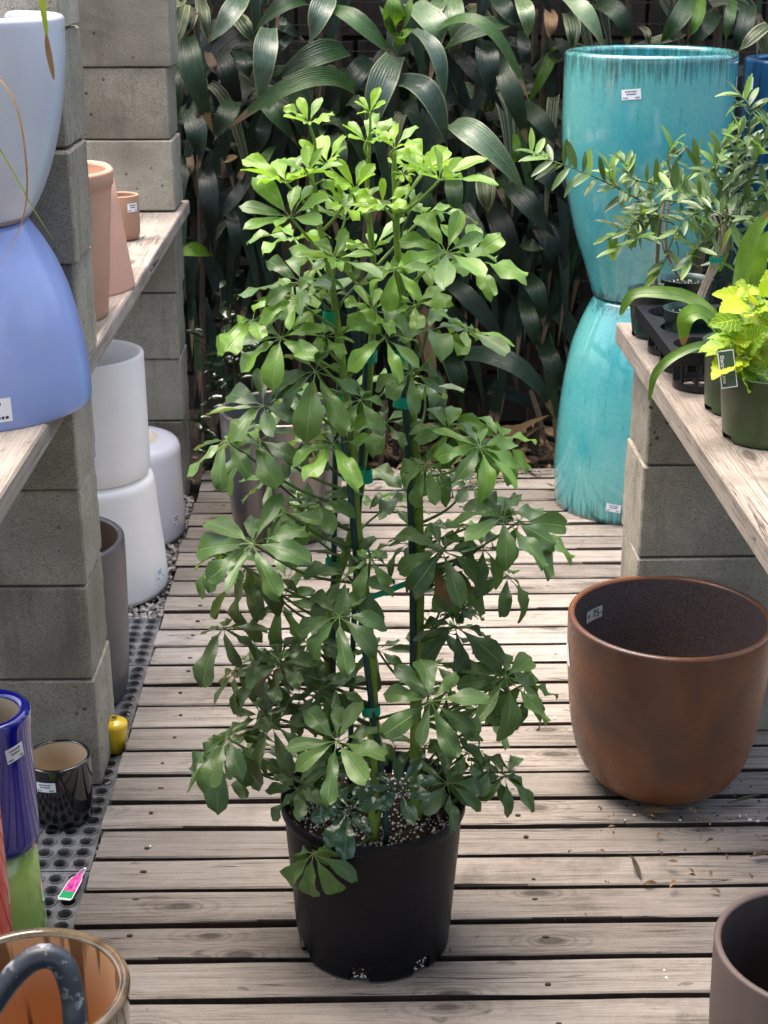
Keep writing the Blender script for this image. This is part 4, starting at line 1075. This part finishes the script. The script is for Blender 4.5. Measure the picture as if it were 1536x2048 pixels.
def strap_mesh(p0, p1, p2, w, mat, rr, n=12):
    v = []; f = []; uv = []
    Nref = Vector((rr.uniform(-.35, .35), -0.75, rr.uniform(0.35, 0.85))).normalized()
    ph = rr.random() * 6
    for i in range(n + 1):
        t = i / n
        q = 2 * p1 - 0.5 * (p0 + p2)
        p = p0 * (1-t)**2 + q * 2*t*(1-t) + p2 * t*t
        tg = ((q - p0) * (1-t) + (p2 - q) * t).normalized()
        s = tg.cross(Nref).normalized(); nn = s.cross(tg)
        ww = w * max(0.02, min(1, 0.68 + 1.1 * t) * (1 - max(0, (t - 0.38) / 0.62) ** 1.9))
        for j in range(5):
            a = (j - 2) / 2
            und = 0.05 * w * math.sin(t * 9 + ph + (1.5 if a > 0 else 0)) * abs(a)
            v.append(p + s * a * ww / 2 + nn * (abs(a) * ww * 0.13 + und)); uv.append((t, j / 4))
    for i in range(n):
        for j in range(4): f.append((i*5+j, i*5+j+1, (i+1)*5+j+1, (i+1)*5+j))
    # make the upper side face up / towards the camera
    me = mk_mesh('leaf', v, f, mat, True, uv)
    return me
rr = random.Random(3)
canes = [(372, 'beside the far grey block column'), (520, 'with the thin ringed cane, above the bronze pot'), (640, 'behind the lime green tip of the umbrella plant'),
         (792, 'with a fresh green shoot, tallest behind the umbrella plant'), (960, 'with broad silvery leaves, right of the umbrella plant'), (1090, 'just left of the turquoise planters'),
         (1260, 'behind the rim of the turquoise planter'), (1440, 'between turquoise and dark blue planters')]
dr = []
for (cx, lab) in canes:
    Y = 4.95 if cx < 1200 else 5.0
    top = PY(cx, 20, Y); base = Vector((top.x + rr.uniform(-.04, .04), Y, -0.155))
    root = thing('dracaena', base, 'dracaena ' + lab, 'dracaena', 'dracaenas along the rear wall')
    b = MB(); pts = spline([base, base.lerp(top, .4) + Vector((rr.uniform(-.04, .04), rr.uniform(-.04, .04), 0)), base.lerp(top, .8), top + Vector((rr.uniform(-.03, .03), 0, .35))], 14)
    b.tube(pts, [0.012 * (1.12 if i % 2 else 0.95) for i in range(len(pts))], 8)
    b.obj('cane', M['cane'], root, True)
    for _ in range(1):
        b = MB(); o2 = Vector((rr.uniform(-.10, .10), rr.uniform(-.1, .05), 0)); pts = spline([base + o2, base.lerp(top, .5) + o2 * 1.6, top + o2 * 2.0], 14)
        b.tube(pts, [0.010 * (1.12 if i % 2 else 0.93) for i in range(len(pts))], 8); b.obj('cane', M['cane'], root, True)
    dr.append((cx, root, base, top))
def nearest(x): return min(dr, key=lambda q: abs(q[0] - x))
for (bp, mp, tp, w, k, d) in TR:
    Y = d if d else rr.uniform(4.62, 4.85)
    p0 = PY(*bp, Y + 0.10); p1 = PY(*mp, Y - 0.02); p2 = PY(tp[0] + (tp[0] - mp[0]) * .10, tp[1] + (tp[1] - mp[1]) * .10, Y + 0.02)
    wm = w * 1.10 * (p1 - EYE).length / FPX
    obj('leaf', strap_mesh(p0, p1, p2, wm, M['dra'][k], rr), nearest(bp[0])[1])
# leaves deeper in the thicket and above the frame
for (cx, root, base, top) in dr:
    for i in range(62):
        z = rr.uniform(0.25, 2.0) if i < 22 else (rr.uniform(1.6, 2.1) if i < 30 else rr.uniform(0.3, 1.15))
        a = rr.uniform(math.pi * 1.02, math.pi * 1.98) if rr.random() < 0.75 else rr.uniform(0, 6.28)
        dirv = Vector((math.cos(a), math.sin(a) * 0.55, 0))
        L = rr.uniform(0.38, 0.60)
        p0 = Vector((base.x + (top.x - base.x) * z / top.z + rr.uniform(-.05, .05), base.y + rr.uniform(-0.06, .08), z))
        p1 = p0 + dirv * L * 0.36 + Vector((0, 0, rr.uniform(-0.08, 0.05)))
        p2 = p0 + dirv * L * 0.60 + Vector((0, 0, -L * rr.uniform(0.5, 0.85)))
        # keep clear of the far column and the planters
        if min(p0.y, p1.y, p2.y) < 4.58 and cx < 480: continue
        if cx > 1000 and min(p1.y, p2.y) < 4.5: continue
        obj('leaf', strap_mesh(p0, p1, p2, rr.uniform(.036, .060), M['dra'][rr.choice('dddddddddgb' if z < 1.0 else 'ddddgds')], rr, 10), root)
# dry hanging leaves and fallen ones
b0 = nearest(980)[1]
for (bx, by, tx, ty, w) in ((800, 700, 830, 800, 16), (770, 800, 760, 960, 18), (960, 920, 1100, 830, 20), (985, 935, 1090, 850, 14), (1060, 780, 1095, 910, 14)):
    p0 = PY(bx, by, 4.75); p2 = PY(tx, ty, 4.7); obj('dry_leaf', strap_mesh(p0, p0.lerp(p2, .5) + Vector((0, 0, .02)), p2, w * 4.6 / FPX, M['dra']['b'], rr, 6), b0)
# the glossy shrub by the bronze pot
sb = Vector((PY(450, 900, 4.45).x, 4.48, -0.155))
sh = thing('glossy_shrub', sb, 'small shrub with shiny round leaves between column and bronze pot', 'shrub')
lm = []
for k in range(4):
    v = []; uv = []; f = []
    for i in range(6):
        t = i / 5; ww = 0.5 * math.sin(math.pi * (t * 0.9 + 0.05)) ** 0.8
        for j in range(3):
            a = j - 1; v.append((t, a * ww / 2, 0.12 * abs(a) * ww - 0.25 * (0.3 + .2 * k) * t * t)); uv.append((t, j / 2))
    for i in range(5):
        for j in range(2): f.append((i*3+j, (i+1)*3+j, (i+1)*3+j+1, i*3+j+1))
    lm.append(mk_mesh('leaf', v, f, M['shrub'], True, uv))
def orient(p, d, n, s):
    d = d.normalized(); side = n.cross(d)
    if side.length < 1e-3: side = d.orthogonal()
    side.normalize(); nn = d.cross(side)
    return Matrix(((d.x*s, side.x*s, nn.x*s, p.x), (d.y*s, side.y*s, nn.y*s, p.y), (d.z*s, side.z*s, nn.z*s, p.z), (0, 0, 0, 1)))
for k, (ex, ey) in enumerate(((440, 575), (405, 660), (470, 690), (430, 740), (395, 830), (500, 660), (460, 610), (410, 900))):
    tip = PY(ex, ey, 4.42 + rr.uniform(-.05, .05)); sm = spline([sb, sb.lerp(tip, .5) + Vector((rr.uniform(-.04, .04), 0, .03)), tip], 8)
    b = MB(); b.tube(sm, [0.004 - 0.0024 * i / len(sm) for i in range(len(sm))], 5); b.obj('twig', M['cane'], sh, True)
    for i in range(13):
        p = sm[max(0, int(len(sm) * (0.62 + 0.38 * i / 12)) - 1)]
        a = rr.random() * 6.28; d = Vector((math.cos(a), math.sin(a), rr.uniform(-.3, .6)))
        obj('leaf', rr.choice(lm), sh, orient(p, d, Vector((rr.uniform(-.3, .3), -.4, 1)), rr.uniform(0.035, 0.055)))
# ---------------------------------------------------------------- right shelf plants
ZS = 0.8288
def nursery_pot(name, label, base, r, h, mat, soil=True, taper=0.80, group=None, translucent=False):
    root = thing(name, base, label, 'potted plant', group)
    rb = r * taper; s = 72
    prof = [(rb * 0.86, 0.004), (rb * 0.95, 0.0), (rb, 0.003), (rb * 1.005, 0.010), (rb + (r - rb) * .80, h * 0.80), (rb + (r - rb) * .80 + 0.0025, h * 0.805), (r, h * 0.985), (r + 0.002, h * 0.985), (r + 0.0025, h), (r - 0.001, h), (r * 0.97 - 0.001, h * 0.80), (r * 0.92, h * 0.6)]
    sk = lambda i, k: i in (0, 1, 2) and (k % 18) < 5
    v, f = lathe_data(prof, s, sk)
    p = obj('pot', mk_mesh('pot', [q + Vector(base) for q in v], f, M[mat], True), root)
    zz = h * 0.84
    v, f = lathe_data([(0.001, zz + .003), (r * .3, zz + .002), (r * .6, zz + .003), (r * 0.955, zz)], 24)
    for q in v: q.z += 0.003 * noise.noise(q * 60)
    obj('soil', mk_mesh('soil', [q + Vector(base) for q in v], f, M['soil'], True), p)
    sp = []
    for _ in range(60):
        rr_ = r * .9 * math.sqrt(random.random()); a = random.random() * 6.28
        sp.append(Vector(base) + Vector((math.cos(a) * rr_, math.sin(a) * rr_, zz + 0.004)))
    o = stones('perlite', M['perlite'], sp, 0.0008, 0.002, 1.0, p); o['kind'] = 'stuff'
    return root
ol_m = {}
for nm in ('olive', 'olive_new'):
    ol_m[nm] = []
    for k in range(4):
        v = []; uv = []; f = []; n = 6
        for i in range(n + 1):
            t = i / n; ww = 0.27 * math.sin(math.pi * (t * 0.94 + 0.03)) ** 0.75
            for j in range(3):
                a = j - 1; v.append((t, a * ww / 2, 0.2 * abs(a) * ww + (0.1 - 0.14 * k) * t * t)); uv.append((t, j / 2))
        for i in range(n):
            for j in range(2): f.append((i*3+j, (i+1)*3+j, (i+1)*3+j+1, i*3+j+1))
        ol_m[nm].append(mk_mesh('leaf', v, f, M[nm], True, uv))
ro = random.Random(8)
def twig(root, pts, r0, r1, mat='drywood'):
    sm = spline(pts, 6); b = MB(); b.tube(sm, [r0 + (r1 - r0) * i / len(sm) for i in range(len(sm))], 6); b.obj('branch', M[mat], root, True); return sm
def leafy(root, sm, n, size, frm=0.25, new=0.25):
    for i in range(n):
        t = frm + (1 - frm) * i / max(1, n - 1); p = sm[min(len(sm) - 1, int(t * (len(sm) - 1)))]
        q = sm[min(len(sm) - 1, int(t * (len(sm) - 1)) + 1)]; tg = (q - p)
        if tg.length < 1e-5: tg = sm[-1] - sm[-3]
        tg.normalize()
        a = (i % 2) * math.pi + ro.uniform(-.9, .9); o1 = tg.orthogonal().normalized(); o2 = tg.cross(o1)
        d = (tg * ro.uniform(0.2, 0.9) + (o1 * math.cos(a) + o2 * math.sin(a)) + Vector((0, 0, .15))).normalized()
        nm = 'olive_new' if (t > 0.78 and ro.random() < 0.8) or ro.random() < new * 0.4 else 'olive'
        obj('leaf', ro.choice(ol_m[nm]), root, orient(p, d, Vector((ro.uniform(-.5, .5), -.5, 1)), size * ro.uniform(0.7, 1.2)))
# two olives in loose pots, one in the tray
bA = G(1326, 645, ZS); bA.y += 0.01
bB = G(1322, 672, ZS)
oA = nursery_pot('potted_olive', 'young olive in dark green pot at the far shelf end, behind the others', Vector((0.650, 2.918, ZS)), 0.050, 0.100, 'darkgreenplastic', group='olive seedlings on the right shelf')
A0 = Vector((0.650, 2.918, ZS + 0.08))
oB = nursery_pot('potted_olive', 'young olive in dark green pot with tape patch, left front of the tray', Vector((0.578, 2.858, ZS)), 0.0515, 0.092, 'darkgreenplastic', group='olive seedlings on the right shelf')
B0 = Vector((0.578, 2.858, ZS + 0.075))
bC = Vector((0.592, 2.6155, ZS + 0.0125))
oC = nursery_pot('potted_olive', 'leaning olive bundle in dark green pot sitting in the black tray', bC, 0.0445, 0.098, 'darkgreenplastic', group='olive seedlings on the right shelf')
C0 = bC + Vector((0, 0, 0.07))
twig(oA, [A0, PY(1334, 500, 2.90), PY(1338, 400, 2.9), PY(1345, 330, 2.9)], 0.0042, 0.002)
twig(oA, [A0 + Vector((.006, 0, 0)), PY(1328, 500, 2.90), PY(1322, 420, 2.88)], 0.0022, 0.0012)
twig(oB, [B0, PY(1317, 480, 2.79), PY(1328, 400, 2.80), PY(1332, 380, 2.8)], 0.0045, 0.0025)
for k in range(5): twig(oC, [C0 + Vector((k * .003 - .006, ro.uniform(-.004, .004), 0)), PY(1418 + k * 3, 540, 2.66), PY(1440 + k * 5, 470, 2.68), PY(1450 + 14 * (k - 2), 420, 2.69 + ro.uniform(-.04, .04))], 0.0030, 0.0018)
bd = MB(); cc = PY(1432, 519, 2.66); v = []
for i in range(10):
    a = i / 10 * 6.2832
    for zz in (-.005, .005): v.append(cc + Vector((math.cos(a) * .012, math.sin(a) * .010, zz)))
bd.add(v, [(i*2, ((i+1) % 10)*2, ((i+1) % 10)*2+1, i*2+1) for i in range(10)]); bd.obj('tape_tie', M['tape'], oC, True)
# branches traced in the photo (px, px, px ... depth) with their leaves
BR = [
 (oA, [(1335,440),(1270,395),(1180,350),(1105,322),(1062,305)], 2.86, 24, 40, .18),
 (oA, [(1338,420),(1290,400),(1235,375),(1215,330)], 2.88, 18, 34, .2), (oA, [(1340,400),(1345,360),(1335,320),(1350,285)], 2.90, 16, 34, .1),
 (oA, [(1338,430),(1300,440),(1255,450),(1215,480)], 2.84, 18, 34, .2), (oA, [(1340,410),(1380,385),(1420,360),(1445,310)], 2.92, 18, 34, .2),
 (oB, [(1328,400),(1300,420),(1270,440),(1240,500)], 2.77, 16, 34, .2), (oB, [(1330,395),(1310,370),(1262,355),(1248,320)], 2.80, 16, 34, .2),
 (oB, [(1330,400),(1380,410),(1420,440),(1440,470)], 2.76, 18, 34, .15), (oB, [(1328,400),(1290,455),(1270,480)], 2.76, 12, 34, .2),(oB, [(1330,395),(1365,370),(1390,340),(1400,310)], 2.80, 14, 34, .2),
 (oB, [(1324,440),(1350,455),(1330,520),(1320,540)], 2.76, 10, 36, .3),
 (oC, [(1450,430),(1420,400),(1380,390),(1340,375)], 2.68, 18, 36, .2), (oC, [(1450,420),(1460,370),(1470,320),(1480,250)], 2.70, 20, 36, .1),
 (oC, [(1455,425),(1500,400),(1540,370),(1570,330)], 2.70, 18, 36, .1), (oC, [(1455,430),(1500,440),(1545,440)], 2.66, 16, 36, .1),
 (oC, [(1450,440),(1420,470),(1390,500),(1380,530)], 2.64, 14, 36, .2), (oC, [(1460,440),(1490,480),(1500,520)], 2.64, 14, 36, .1),
 (oC, [(1455,400),(1500,350),(1525,290),(1540,240)], 2.74, 20, 38, .1), (oC, [(1450,410),(1430,350),(1440,300),(1455,270)], 2.74, 16, 36, .1),
 (oC, [(1470,380),(1490,300),(1500,220),(1480,190)], 2.76, 20, 38, .1), (oC, [(1480,420),(1530,410),(1580,420)], 2.72, 14, 38, .1),
 (oC, [(1445,430),(1410,420),(1370,440),(1350,470)], 2.66, 14, 34, .1), (oC, [(1450,440),(1460,490),(1440,530)], 2.70, 12, 34, .2),
]
for (root, pts, Y, n, size, frm) in BR:
    w3 = [PY(x, y, Y + 0.02 * math.sin(i * 2.0)) for i, (x, y) in enumerate(pts)]
    sm = twig(root, w3, 0.0018, 0.0008, 'petiole')
    leafy(root, sm, int(n * 1.45), size * 2.95 / FPX * 1.25, frm)
# black carrying tray with ring cups
Yt0, Yt1 = 2.400, 2.80
xl = 0.528
tr = thing('plant_tray', (xl + .12, (Yt0 + Yt1) / 2, ZS), 'black plastic carrying tray with round cage cups on the right shelf', 'tray')
b = MB(); TZ = 0.075; rc = 0.048; cw = 0.118; chy = 0.118; ncx = 2
cups = [(xl + 0.062 + i * cw, Yt0 + 0.035 + 0.062 + j * chy) for i in range(ncx) for j in range(3)]
for (ox, oy) in cups:
    v = []; n = 32
    for k in range(n):
        a = k / n * 6.2832; c_, s_ = math.cos(a), math.sin(a); m_ = 1 / max(abs(c_), abs(s_))
        v.append((ox + c_ * m_ * cw / 2, oy + s_ * m_ * chy / 2, ZS + TZ)); v.append((ox + c_ * rc, oy + s_ * rc, ZS + TZ)); v.append((ox + c_ * (rc - .002), oy + s_ * (rc - .002), ZS + TZ - .016))
    f = []
    for k in range(n):
        k2 = (k + 1) % n
        f += [(k*3, k2*3, k2*3+1, k*3+1), (k*3+1, k2*3+1, k2*3+2, k*3+2)]
    b.add(v, f)
x0, x1, y0, y1 = xl + .003, xl + .003 + cw * ncx, Yt0 + .038, Yt0 + .038 + chy * 3
for (p, q) in (((x0 - .003, y0 - .003), (x1 + .003, y0)), ((x0 - .003, y1), (x1 + .003, y1 + .003)), ((x0 - .003, y0), (x0, y1)), ((x1, y0), (x1 + .003, y1))):
    b.box((p[0], p[1], ZS + TZ - .022), (q[0], q[1], ZS + TZ + .0005))
b.obj('top_frame', M['tray'], tr)
for (ox, oy) in cups:
    b = MB()
    for k in range(10):
        a = k / 10 * 6.2832
        b.tube([(ox + math.cos(a) * (rc - .001), oy + math.sin(a) * (rc - .001), ZS + TZ - .014), (ox + math.cos(a) * (rc - .006), oy + math.sin(a) * (rc - .006), ZS + .006)], 0.0028, 4)
    v, f = lathe_data([(rc - .014, .001), (rc - .003, .001), (rc - .003, .012), (rc - .007, .012), (rc - .008, .004), (rc - .014, .004), (rc - .014, .001)], 28)
    b.add([p + Vector((ox, oy, ZS)) for p in v], f)
    b.box((ox - rc + .012, oy - .004, ZS + .001), (ox + rc - .012, oy + .004, ZS + .004)); b.box((ox - .004, oy - rc + .012, ZS + .0012), (ox + .004, oy + rc - .012, ZS + .0038))
    b.obj('cup', M['tray'], tr)
# coleus
def coleus_mesh(name, mat, cur):
    v = []; uv = []; f = []; n = 14
    for i in range(n + 1):
        t = i / n; ww = 0.78 * math.sin(math.pi * (t ** 0.8 * 0.96 + 0.02)) ** 0.85
        if i == n: ww = 0.02
        ser = 1.0 + (0.10 if i % 2 else -0.08)
        for j in range(5):
            a = (j - 2) / 2; y = a * ww / 2 * (ser if abs(a) > .9 else 1)
            z = 0.14 * abs(a) * ww - cur * t * t * 0.5 + 0.03 * math.sin(t * 20 + a * 3)
            v.append((t, y, z)); uv.append((t, j / 4))
    for i in range(n):
        for j in range(4): f.append((i*5+j, (i+1)*5+j, (i+1)*5+j+1, i*5+j+1))
    return mk_mesh(name, v, f, M[mat], True, uv)
cm_ = [coleus_mesh('leaf', 'coleus', c) for c in (0.3, 0.6, 0.9)] + [coleus_mesh('leaf', 'coleus_g', c) for c in (0.4, 0.8)]
bq = G(1528, 868, ZS); bq = Vector((bq.x, 2.212, ZS))
co = nursery_pot('potted_coleus', 'bright yellow coleus with green veined leaves in an olive green pot', bq, 0.0795, 0.108, 'greenplastic', taper=0.86)
sb_ = bq + Vector((0, 0, 0.09))
stems_c = [[sb_ + Vector((-.01, 0, 0)), PY(1490, 700, bq.y), PY(1475, 620, bq.y)], [sb_ + Vector((.01, .01, 0)), PY(1530, 680, bq.y + .02), PY(1525, 580, bq.y + .02)], [sb_ + Vector((-.02, -.02, 0)), PY(1478, 740, bq.y - .03), PY(1462, 690, bq.y - .04)]]
for s in stems_c:
    b = MB(); sm = spline(s, 5); b.tube(sm, [.0032 - .0012 * i / len(sm) for i in range(len(sm))], 6); b.obj('stem', M['petiole_l'], co, True)
rc_ = random.Random(4)
CLV = [(1490,610,1418,605,0),(1490,610,1440,570,0),(1480,640,1420,650,3),(1500,600,1505,540,0),(1510,620,1560,590,0),(1480,700,1400,700,0),(1480,690,1470,655,3),(1490,720,1440,745,0),(1500,690,1530,640,3),(1510,700,1560,680,0),
       (1470,720,1420,725,1),(1490,740,1510,790,3),(1480,740,1500,760,0),(1520,740,1560,770,1),(1500,650,1455,600,3),(1500,640,1540,610,0),(1530,600,1500,560,3),(1530,590,1545,535,0),(1530,590,1575,560,3),(1525,640,1570,640,0),(1460,730,1425,715,0),(1510,660,1480,690,1),
       (1540,680,1580,700,3),(1500,760,1470,785,1),(1520,700,1525,750,0)]
for _ in range(22):
    s_ = rc_.choice(stems_c); q_ = s_[1].lerp(s_[2], rc_.random()); a_ = rc_.random() * 6.28
    d_ = Vector((math.cos(a_), math.sin(a_), rc_.uniform(-.3, .5)))
    obj('leaf', rc_.choice(cm_), co, orient(q_ + d_ * .008, d_, Vector((rc_.uniform(-.3, .3), -.3, 1)), rc_.uniform(.036, .056)))
for (ax, ay, tx, ty, k) in CLV:
    dy = rc_.uniform(-.04, .03)
    p = PY(ax, ay, bq.y + dy); e = PY(tx, ty, bq.y + dy - rc_.uniform(0.0, 0.05))
    d = e - p; L = d.length * 1.18
    obj('leaf', cm_[min(4, k + rc_.randint(0, 2))], co, orient(p - d * .08, d + Vector((0, 0, rc_.uniform(-.25, .15) * d.length)), Vector((rc_.uniform(-.7, .7), rc_.uniform(-1.0, -.1), .8)), min(0.056, max(L * rc_.uniform(0.7, 0.95), 0.034))))
# plant label in the coleus
c0 = PY(1455, 738, bq.y - .058); lb = MB()
def card(c, w, h, d, ang, n0):
    ux = Vector((math.cos(ang), 0, math.sin(ang))); uz = n0.cross(ux).normalized()
    if uz.z < 0: uz = -uz
    return [c + ux * (-w/2) + uz * (-h/2) + n0 * d, c + ux * (w/2) + uz * (-h/2) + n0 * d, c + ux * (w/2) + uz * (h/2) + n0 * d, c + ux * (-w/2) + uz * (h/2) + n0 * d], ux, uz
n0 = Vector((0.05, -.96, .28)).normalized()
q4, ux, uz = card(c0, 0.024, 0.056, 0, R(8), n0); lb.add(q4, [(0, 1, 2, 3)])
q5, _, _ = card(c0, 0.024, 0.056, -0.0012, R(8), n0); lb.add(q5, [(3, 2, 1, 0)])
lab = lb.obj('plant_label', M['sticker'], co)
lb = MB(); q4, _, _ = card(c0, 0.0215, 0.053, .0005, R(8), n0); lb.add(q4, [(0, 1, 2, 3)]); lb.obj('label_panel', M['greenplastic'], lab)
tv, tf = text_mesh('Electric Lime', 0.008)
lb = MB(); lb.add([c0 + ux * (-0.0065 + c.y) - uz * c.x + n0 * .0009 for c in tv], tf); lb.obj('label_print', M['sticker'], lab)
# second olive-green pot with long arching leaves
bl = G(1462, 808, ZS); bl = Vector((bl.x + .008, 2.362, ZS))
li = nursery_pot('potted_canna', 'young plant with long arching torn leaves in the green pot beside the coleus', bl, 0.066, 0.115, 'greenplastic', taper=0.88)
def strap(root, pts, w, mat, name='leaf'):
    w3 = spline([PY(*p) for p in pts], 6); n = len(w3); v = []; f = []; uv = []
    for i, p in enumerate(w3):
        t = i / (n - 1); tg = (w3[min(n-1, i+1)] - w3[max(0, i-1)]).normalized(); s = tg.cross(Vector((0.1, -.65, .75))).normalized(); nn = s.cross(tg)
        ww = w * max(.05, math.sin(math.pi * min(1, (t * .93 + .05))) ** .7)
        for j in range(3): v.append(p + s * (j - 1) * ww / 2 + nn * abs(j - 1) * ww * .2); uv.append((t, j / 2))
    for i in range(n - 1):
        for j in range(2): f.append((i*3+j, i*3+j+1, (i+1)*3+j+1, (i+1)*3+j))
    return obj(name, mk_mesh(name, v, f, mat, True, uv), root)
yL = bl.y
strap(li, [(1455,700,yL),(1430,640,yL),(1380,600,yL+.02),(1320,588,yL+.02),(1265,592,yL+.03),(1240,630,yL+.03)], .026, M['lily'])
strap(li, [(1450,700,yL),(1410,690,yL-.03),(1350,712,yL-.05),(1310,750,yL-.06),(1298,800,yL-.06)], .016, M['lily'])
strap(li, [(1455,690,yL),(1405,630,yL-.01),(1370,640,yL-.02),(1366,690,yL-.02)], .030, M['lily'])
strap(li, [(1465,690,yL),(1480,560,yL+.05),(1500,480,yL+.06),(1545,420,yL+.06)], .028, M['lily'])
strap(li, [(1465,690,yL),(1500,600,yL+.1),(1520,500,yL+.1),(1560,460,yL+.1)], .032, M['lily'])
# ---------------------------------------------------------------- small things
# plant tag lying on the mat
def m_tag():
    t = NT('printed_flower_label'); tc = t.new('ShaderNodeTexCoord'); s = t.sep(tc.outputs['UV']); u, v = s[0], s[1]
    n = t.noise(tc.outputs['UV'], 7, 3, .6)
    col = t.ramp(n, [(.35, (.30, .01, .12)), (.5, (.72, .05, .33)), (.62, (.85, .22, .5))])
    col = t.mix(t.step(u, .23, .22), col, (.02, .38, .12)); col = t.mix(t.step(u, .74, .82), col, (.25, .12, .22))
    av = t.math('ABSOLUTE', t.math('SUBTRACT', v, .5)); e = t.math('MAXIMUM', t.step(av, .43, .44), t.math('MAXIMUM', t.step(u, .05, .04), t.step(u, .955, .96)))
    return t.set(t.mix(e, col, (.82, .82, .82)), .3, .5)
tagm = m_tag()
c = [G(x, y, -0.022) for x, y in ((111, 1797), (145, 1802), (162, 1760), (174, 1738), (167, 1733), (141, 1762))]
p0 = (c[0] + c[1]) / 2; p1 = (c[3] + c[4]) / 2; ax = (p1 - p0); L = ax.length; ax.normalize(); sd_ = Vector((ax.y, -ax.x, 0))
v = []; uv = []; rows = [(0, .022), (.05, .027), (.5, .024), (.62, .020), (.66, .014), (.93, .008), (1.0, .004)]
for (t, w) in rows:
    for s in (-1, 1): v.append(p0 + ax * L * t + sd_ * s * w / 2 + Vector((0, 0, .004 * math.sin(t * 3)))); uv.append((t, .5 + s * .5))
k = len(v); v2 = [q - Vector((0, 0, .0008)) for q in v]
f = [(i*2, i*2+1, i*2+3, i*2+2) for i in range(len(rows) - 1)]
tg = thing('plant_tag', p0, 'pink flower picture plant tag with green band lying on the black mat', 'plant tag')
obj('printed_card', mk_mesh('printed_card', v + v2, f + [tuple(reversed([a + k for a in q])) for q in f], tagm, False, uv + uv), tg)

# arching grass at the top left, rooted out of frame
gr = thing('grass_plant', PY(-160, 60, 2.05), 'thin arching grass blades with a dry tip hanging in front of the lilac pot', 'grass plant')
def blade(pts, w, mat, nm='blade'):
    return strap(gr, pts, w, mat, nm)
blade([(-160, 60, 2.05), (-60, -160, 2.02), (40, -140, 2.0), (78, -30, 1.98), (88, 30, 1.97), (94, 78, 1.97)], .010, M['grass'])
blade([(92, 70, 1.969), (98, 110, 1.97), (108, 160, 1.97)], .0075, M['drygrass'], 'dry_tip')
blade([(-160, 60, 2.05), (-60, 110, 2.0), (0, 158, 1.98), (35, 220, 1.97), (52, 320, 1.96), (52, 410, 1.96), (30, 480, 1.97), (2, 532, 1.97)], .0026, M['drygrass'])
blade([(-160, 60, 2.05), (-60, 200, 2.0), (0, 300, 1.98), (35, 360, 1.97), (65, 415, 1.96), (108, 482, 1.96)], .0022, M['grass'])

# blurred curved steel handle close to the camera
hc = lambda x, y, d: EYE + ray(x, y) * d
pts = [hc(-95, 2130, 1.40), hc(-40, 2050, 1.385), hc(20, 1960, 1.37), hc(75, 1915, 1.36), hc(122, 1925, 1.36), hc(145, 1990, 1.37), hc(152, 2080, 1.385)]
pl = pts[0].copy(); pl.z = -0.03; pr = pts[-1].copy(); pr.z = -0.03
h0 = thing('steel_handle', Vector((pr.x, pr.y, -0.03)), 'curved dark steel handle with chipped paint over the orange lined pot', 'handle')
b = MB(); sm = spline([pl, pl.lerp(pts[0], .5), pl.lerp(pts[0], .85)] + pts + [pr.lerp(pts[-1], .85), pr.lerp(pts[-1], .5), pr], 8); b.tube(sm, 0.0105, 12); b.obj('bent_tube', M['handle'], h0, True)

# dry leaves and crumbs on the deck
def dry_leaf(px, py, L, w, ang, label, mat='b', name='fallen_leaf'):
    p = G(px, py, 0.004); n = 6; v = []; uv = []
    for i in range(n + 1):
        t = i / n; ww = w * math.sin(math.pi * (t * .92 + .04)) ** .8
        for j in range(3): v.append(p + Matrix.Rotation(ang, 3, 'Z') @ Vector(((t - .5) * L, (j - 1) * ww / 2, .004 + .012 * t * t + abs(j - 1) * ww * .3))); uv.append((t, j / 2))
    f = [(i*3+j, (i+1)*3+j, (i+1)*3+j+1, i*3+j+1) for i in range(n) for j in range(2)]
    return tag(obj(name, mk_mesh(name, v, f, M['dra'][mat], True, uv)), label, 'leaf', 'fallen leaves on the deck')
dry_leaf(1272, 1742, .045, .010, R(100), 'small curled straw yellow leaf on the deck below the rusty pot', 'b')
dry_leaf(1310, 1632, .060, .020, R(-25), 'brown curled dry leaf under the front of the rusty pot')
dry_leaf(1490, 1606, .075, .012, R(12), 'pale straw strip of leaf right of the rusty pot', 's')
dry_leaf(1525, 1716, .05, .012, R(5), 'orange brown leaf at the right edge of the deck')
dry_leaf(240, 1475, .05, .008, R(60), 'dry thin leaf by the yellow pot at the deck edge')
sp = []
for (x, y) in ((1110, 1306), (1105, 1310), (1328, 1940), (1333, 1955), (1268, 1630), (1330, 1622), (1480, 1632), (1500, 1640), (1492, 1630), (1516, 1642), (1360, 1640), (1420, 1648), (1110, 1435), (300, 1692), (235, 1918), (240, 1915), (700, 1912), (1250, 1640)):
    sp.append(G(x, y, .002))
tag(stones('crumbs', M['debris'], sp, .0022, .0052, .5), 'pale crumbs and petals scattered over the deck planks', 'debris', kind='stuff')
sp = [G(random.uniform(1200, 1560), random.uniform(1560, 1665), .001) for _ in range(90)]
tag(stones('soil_crumbs', M['soil'], sp, .0008, .0035, .5), 'dark soil crumbs around the foot of the rusty pot', 'debris', kind='stuff')

tag(litter(70, 0.42, 1.0, 2.18, 2.46, -0.003, 0.004, 0.014).obj('leaf_scraps', M['litter']), 'brown leaf scraps and soil on the planks beside the rusty pot', 'debris', kind='stuff')
tag(litter(45, -0.45, 1.0, 1.5, 3.8, -0.003, 0.003, 0.009).obj('leaf_scraps', M['litter']), 'tiny dry leaf scraps scattered thinly over the whole deck', 'debris', kind='stuff')
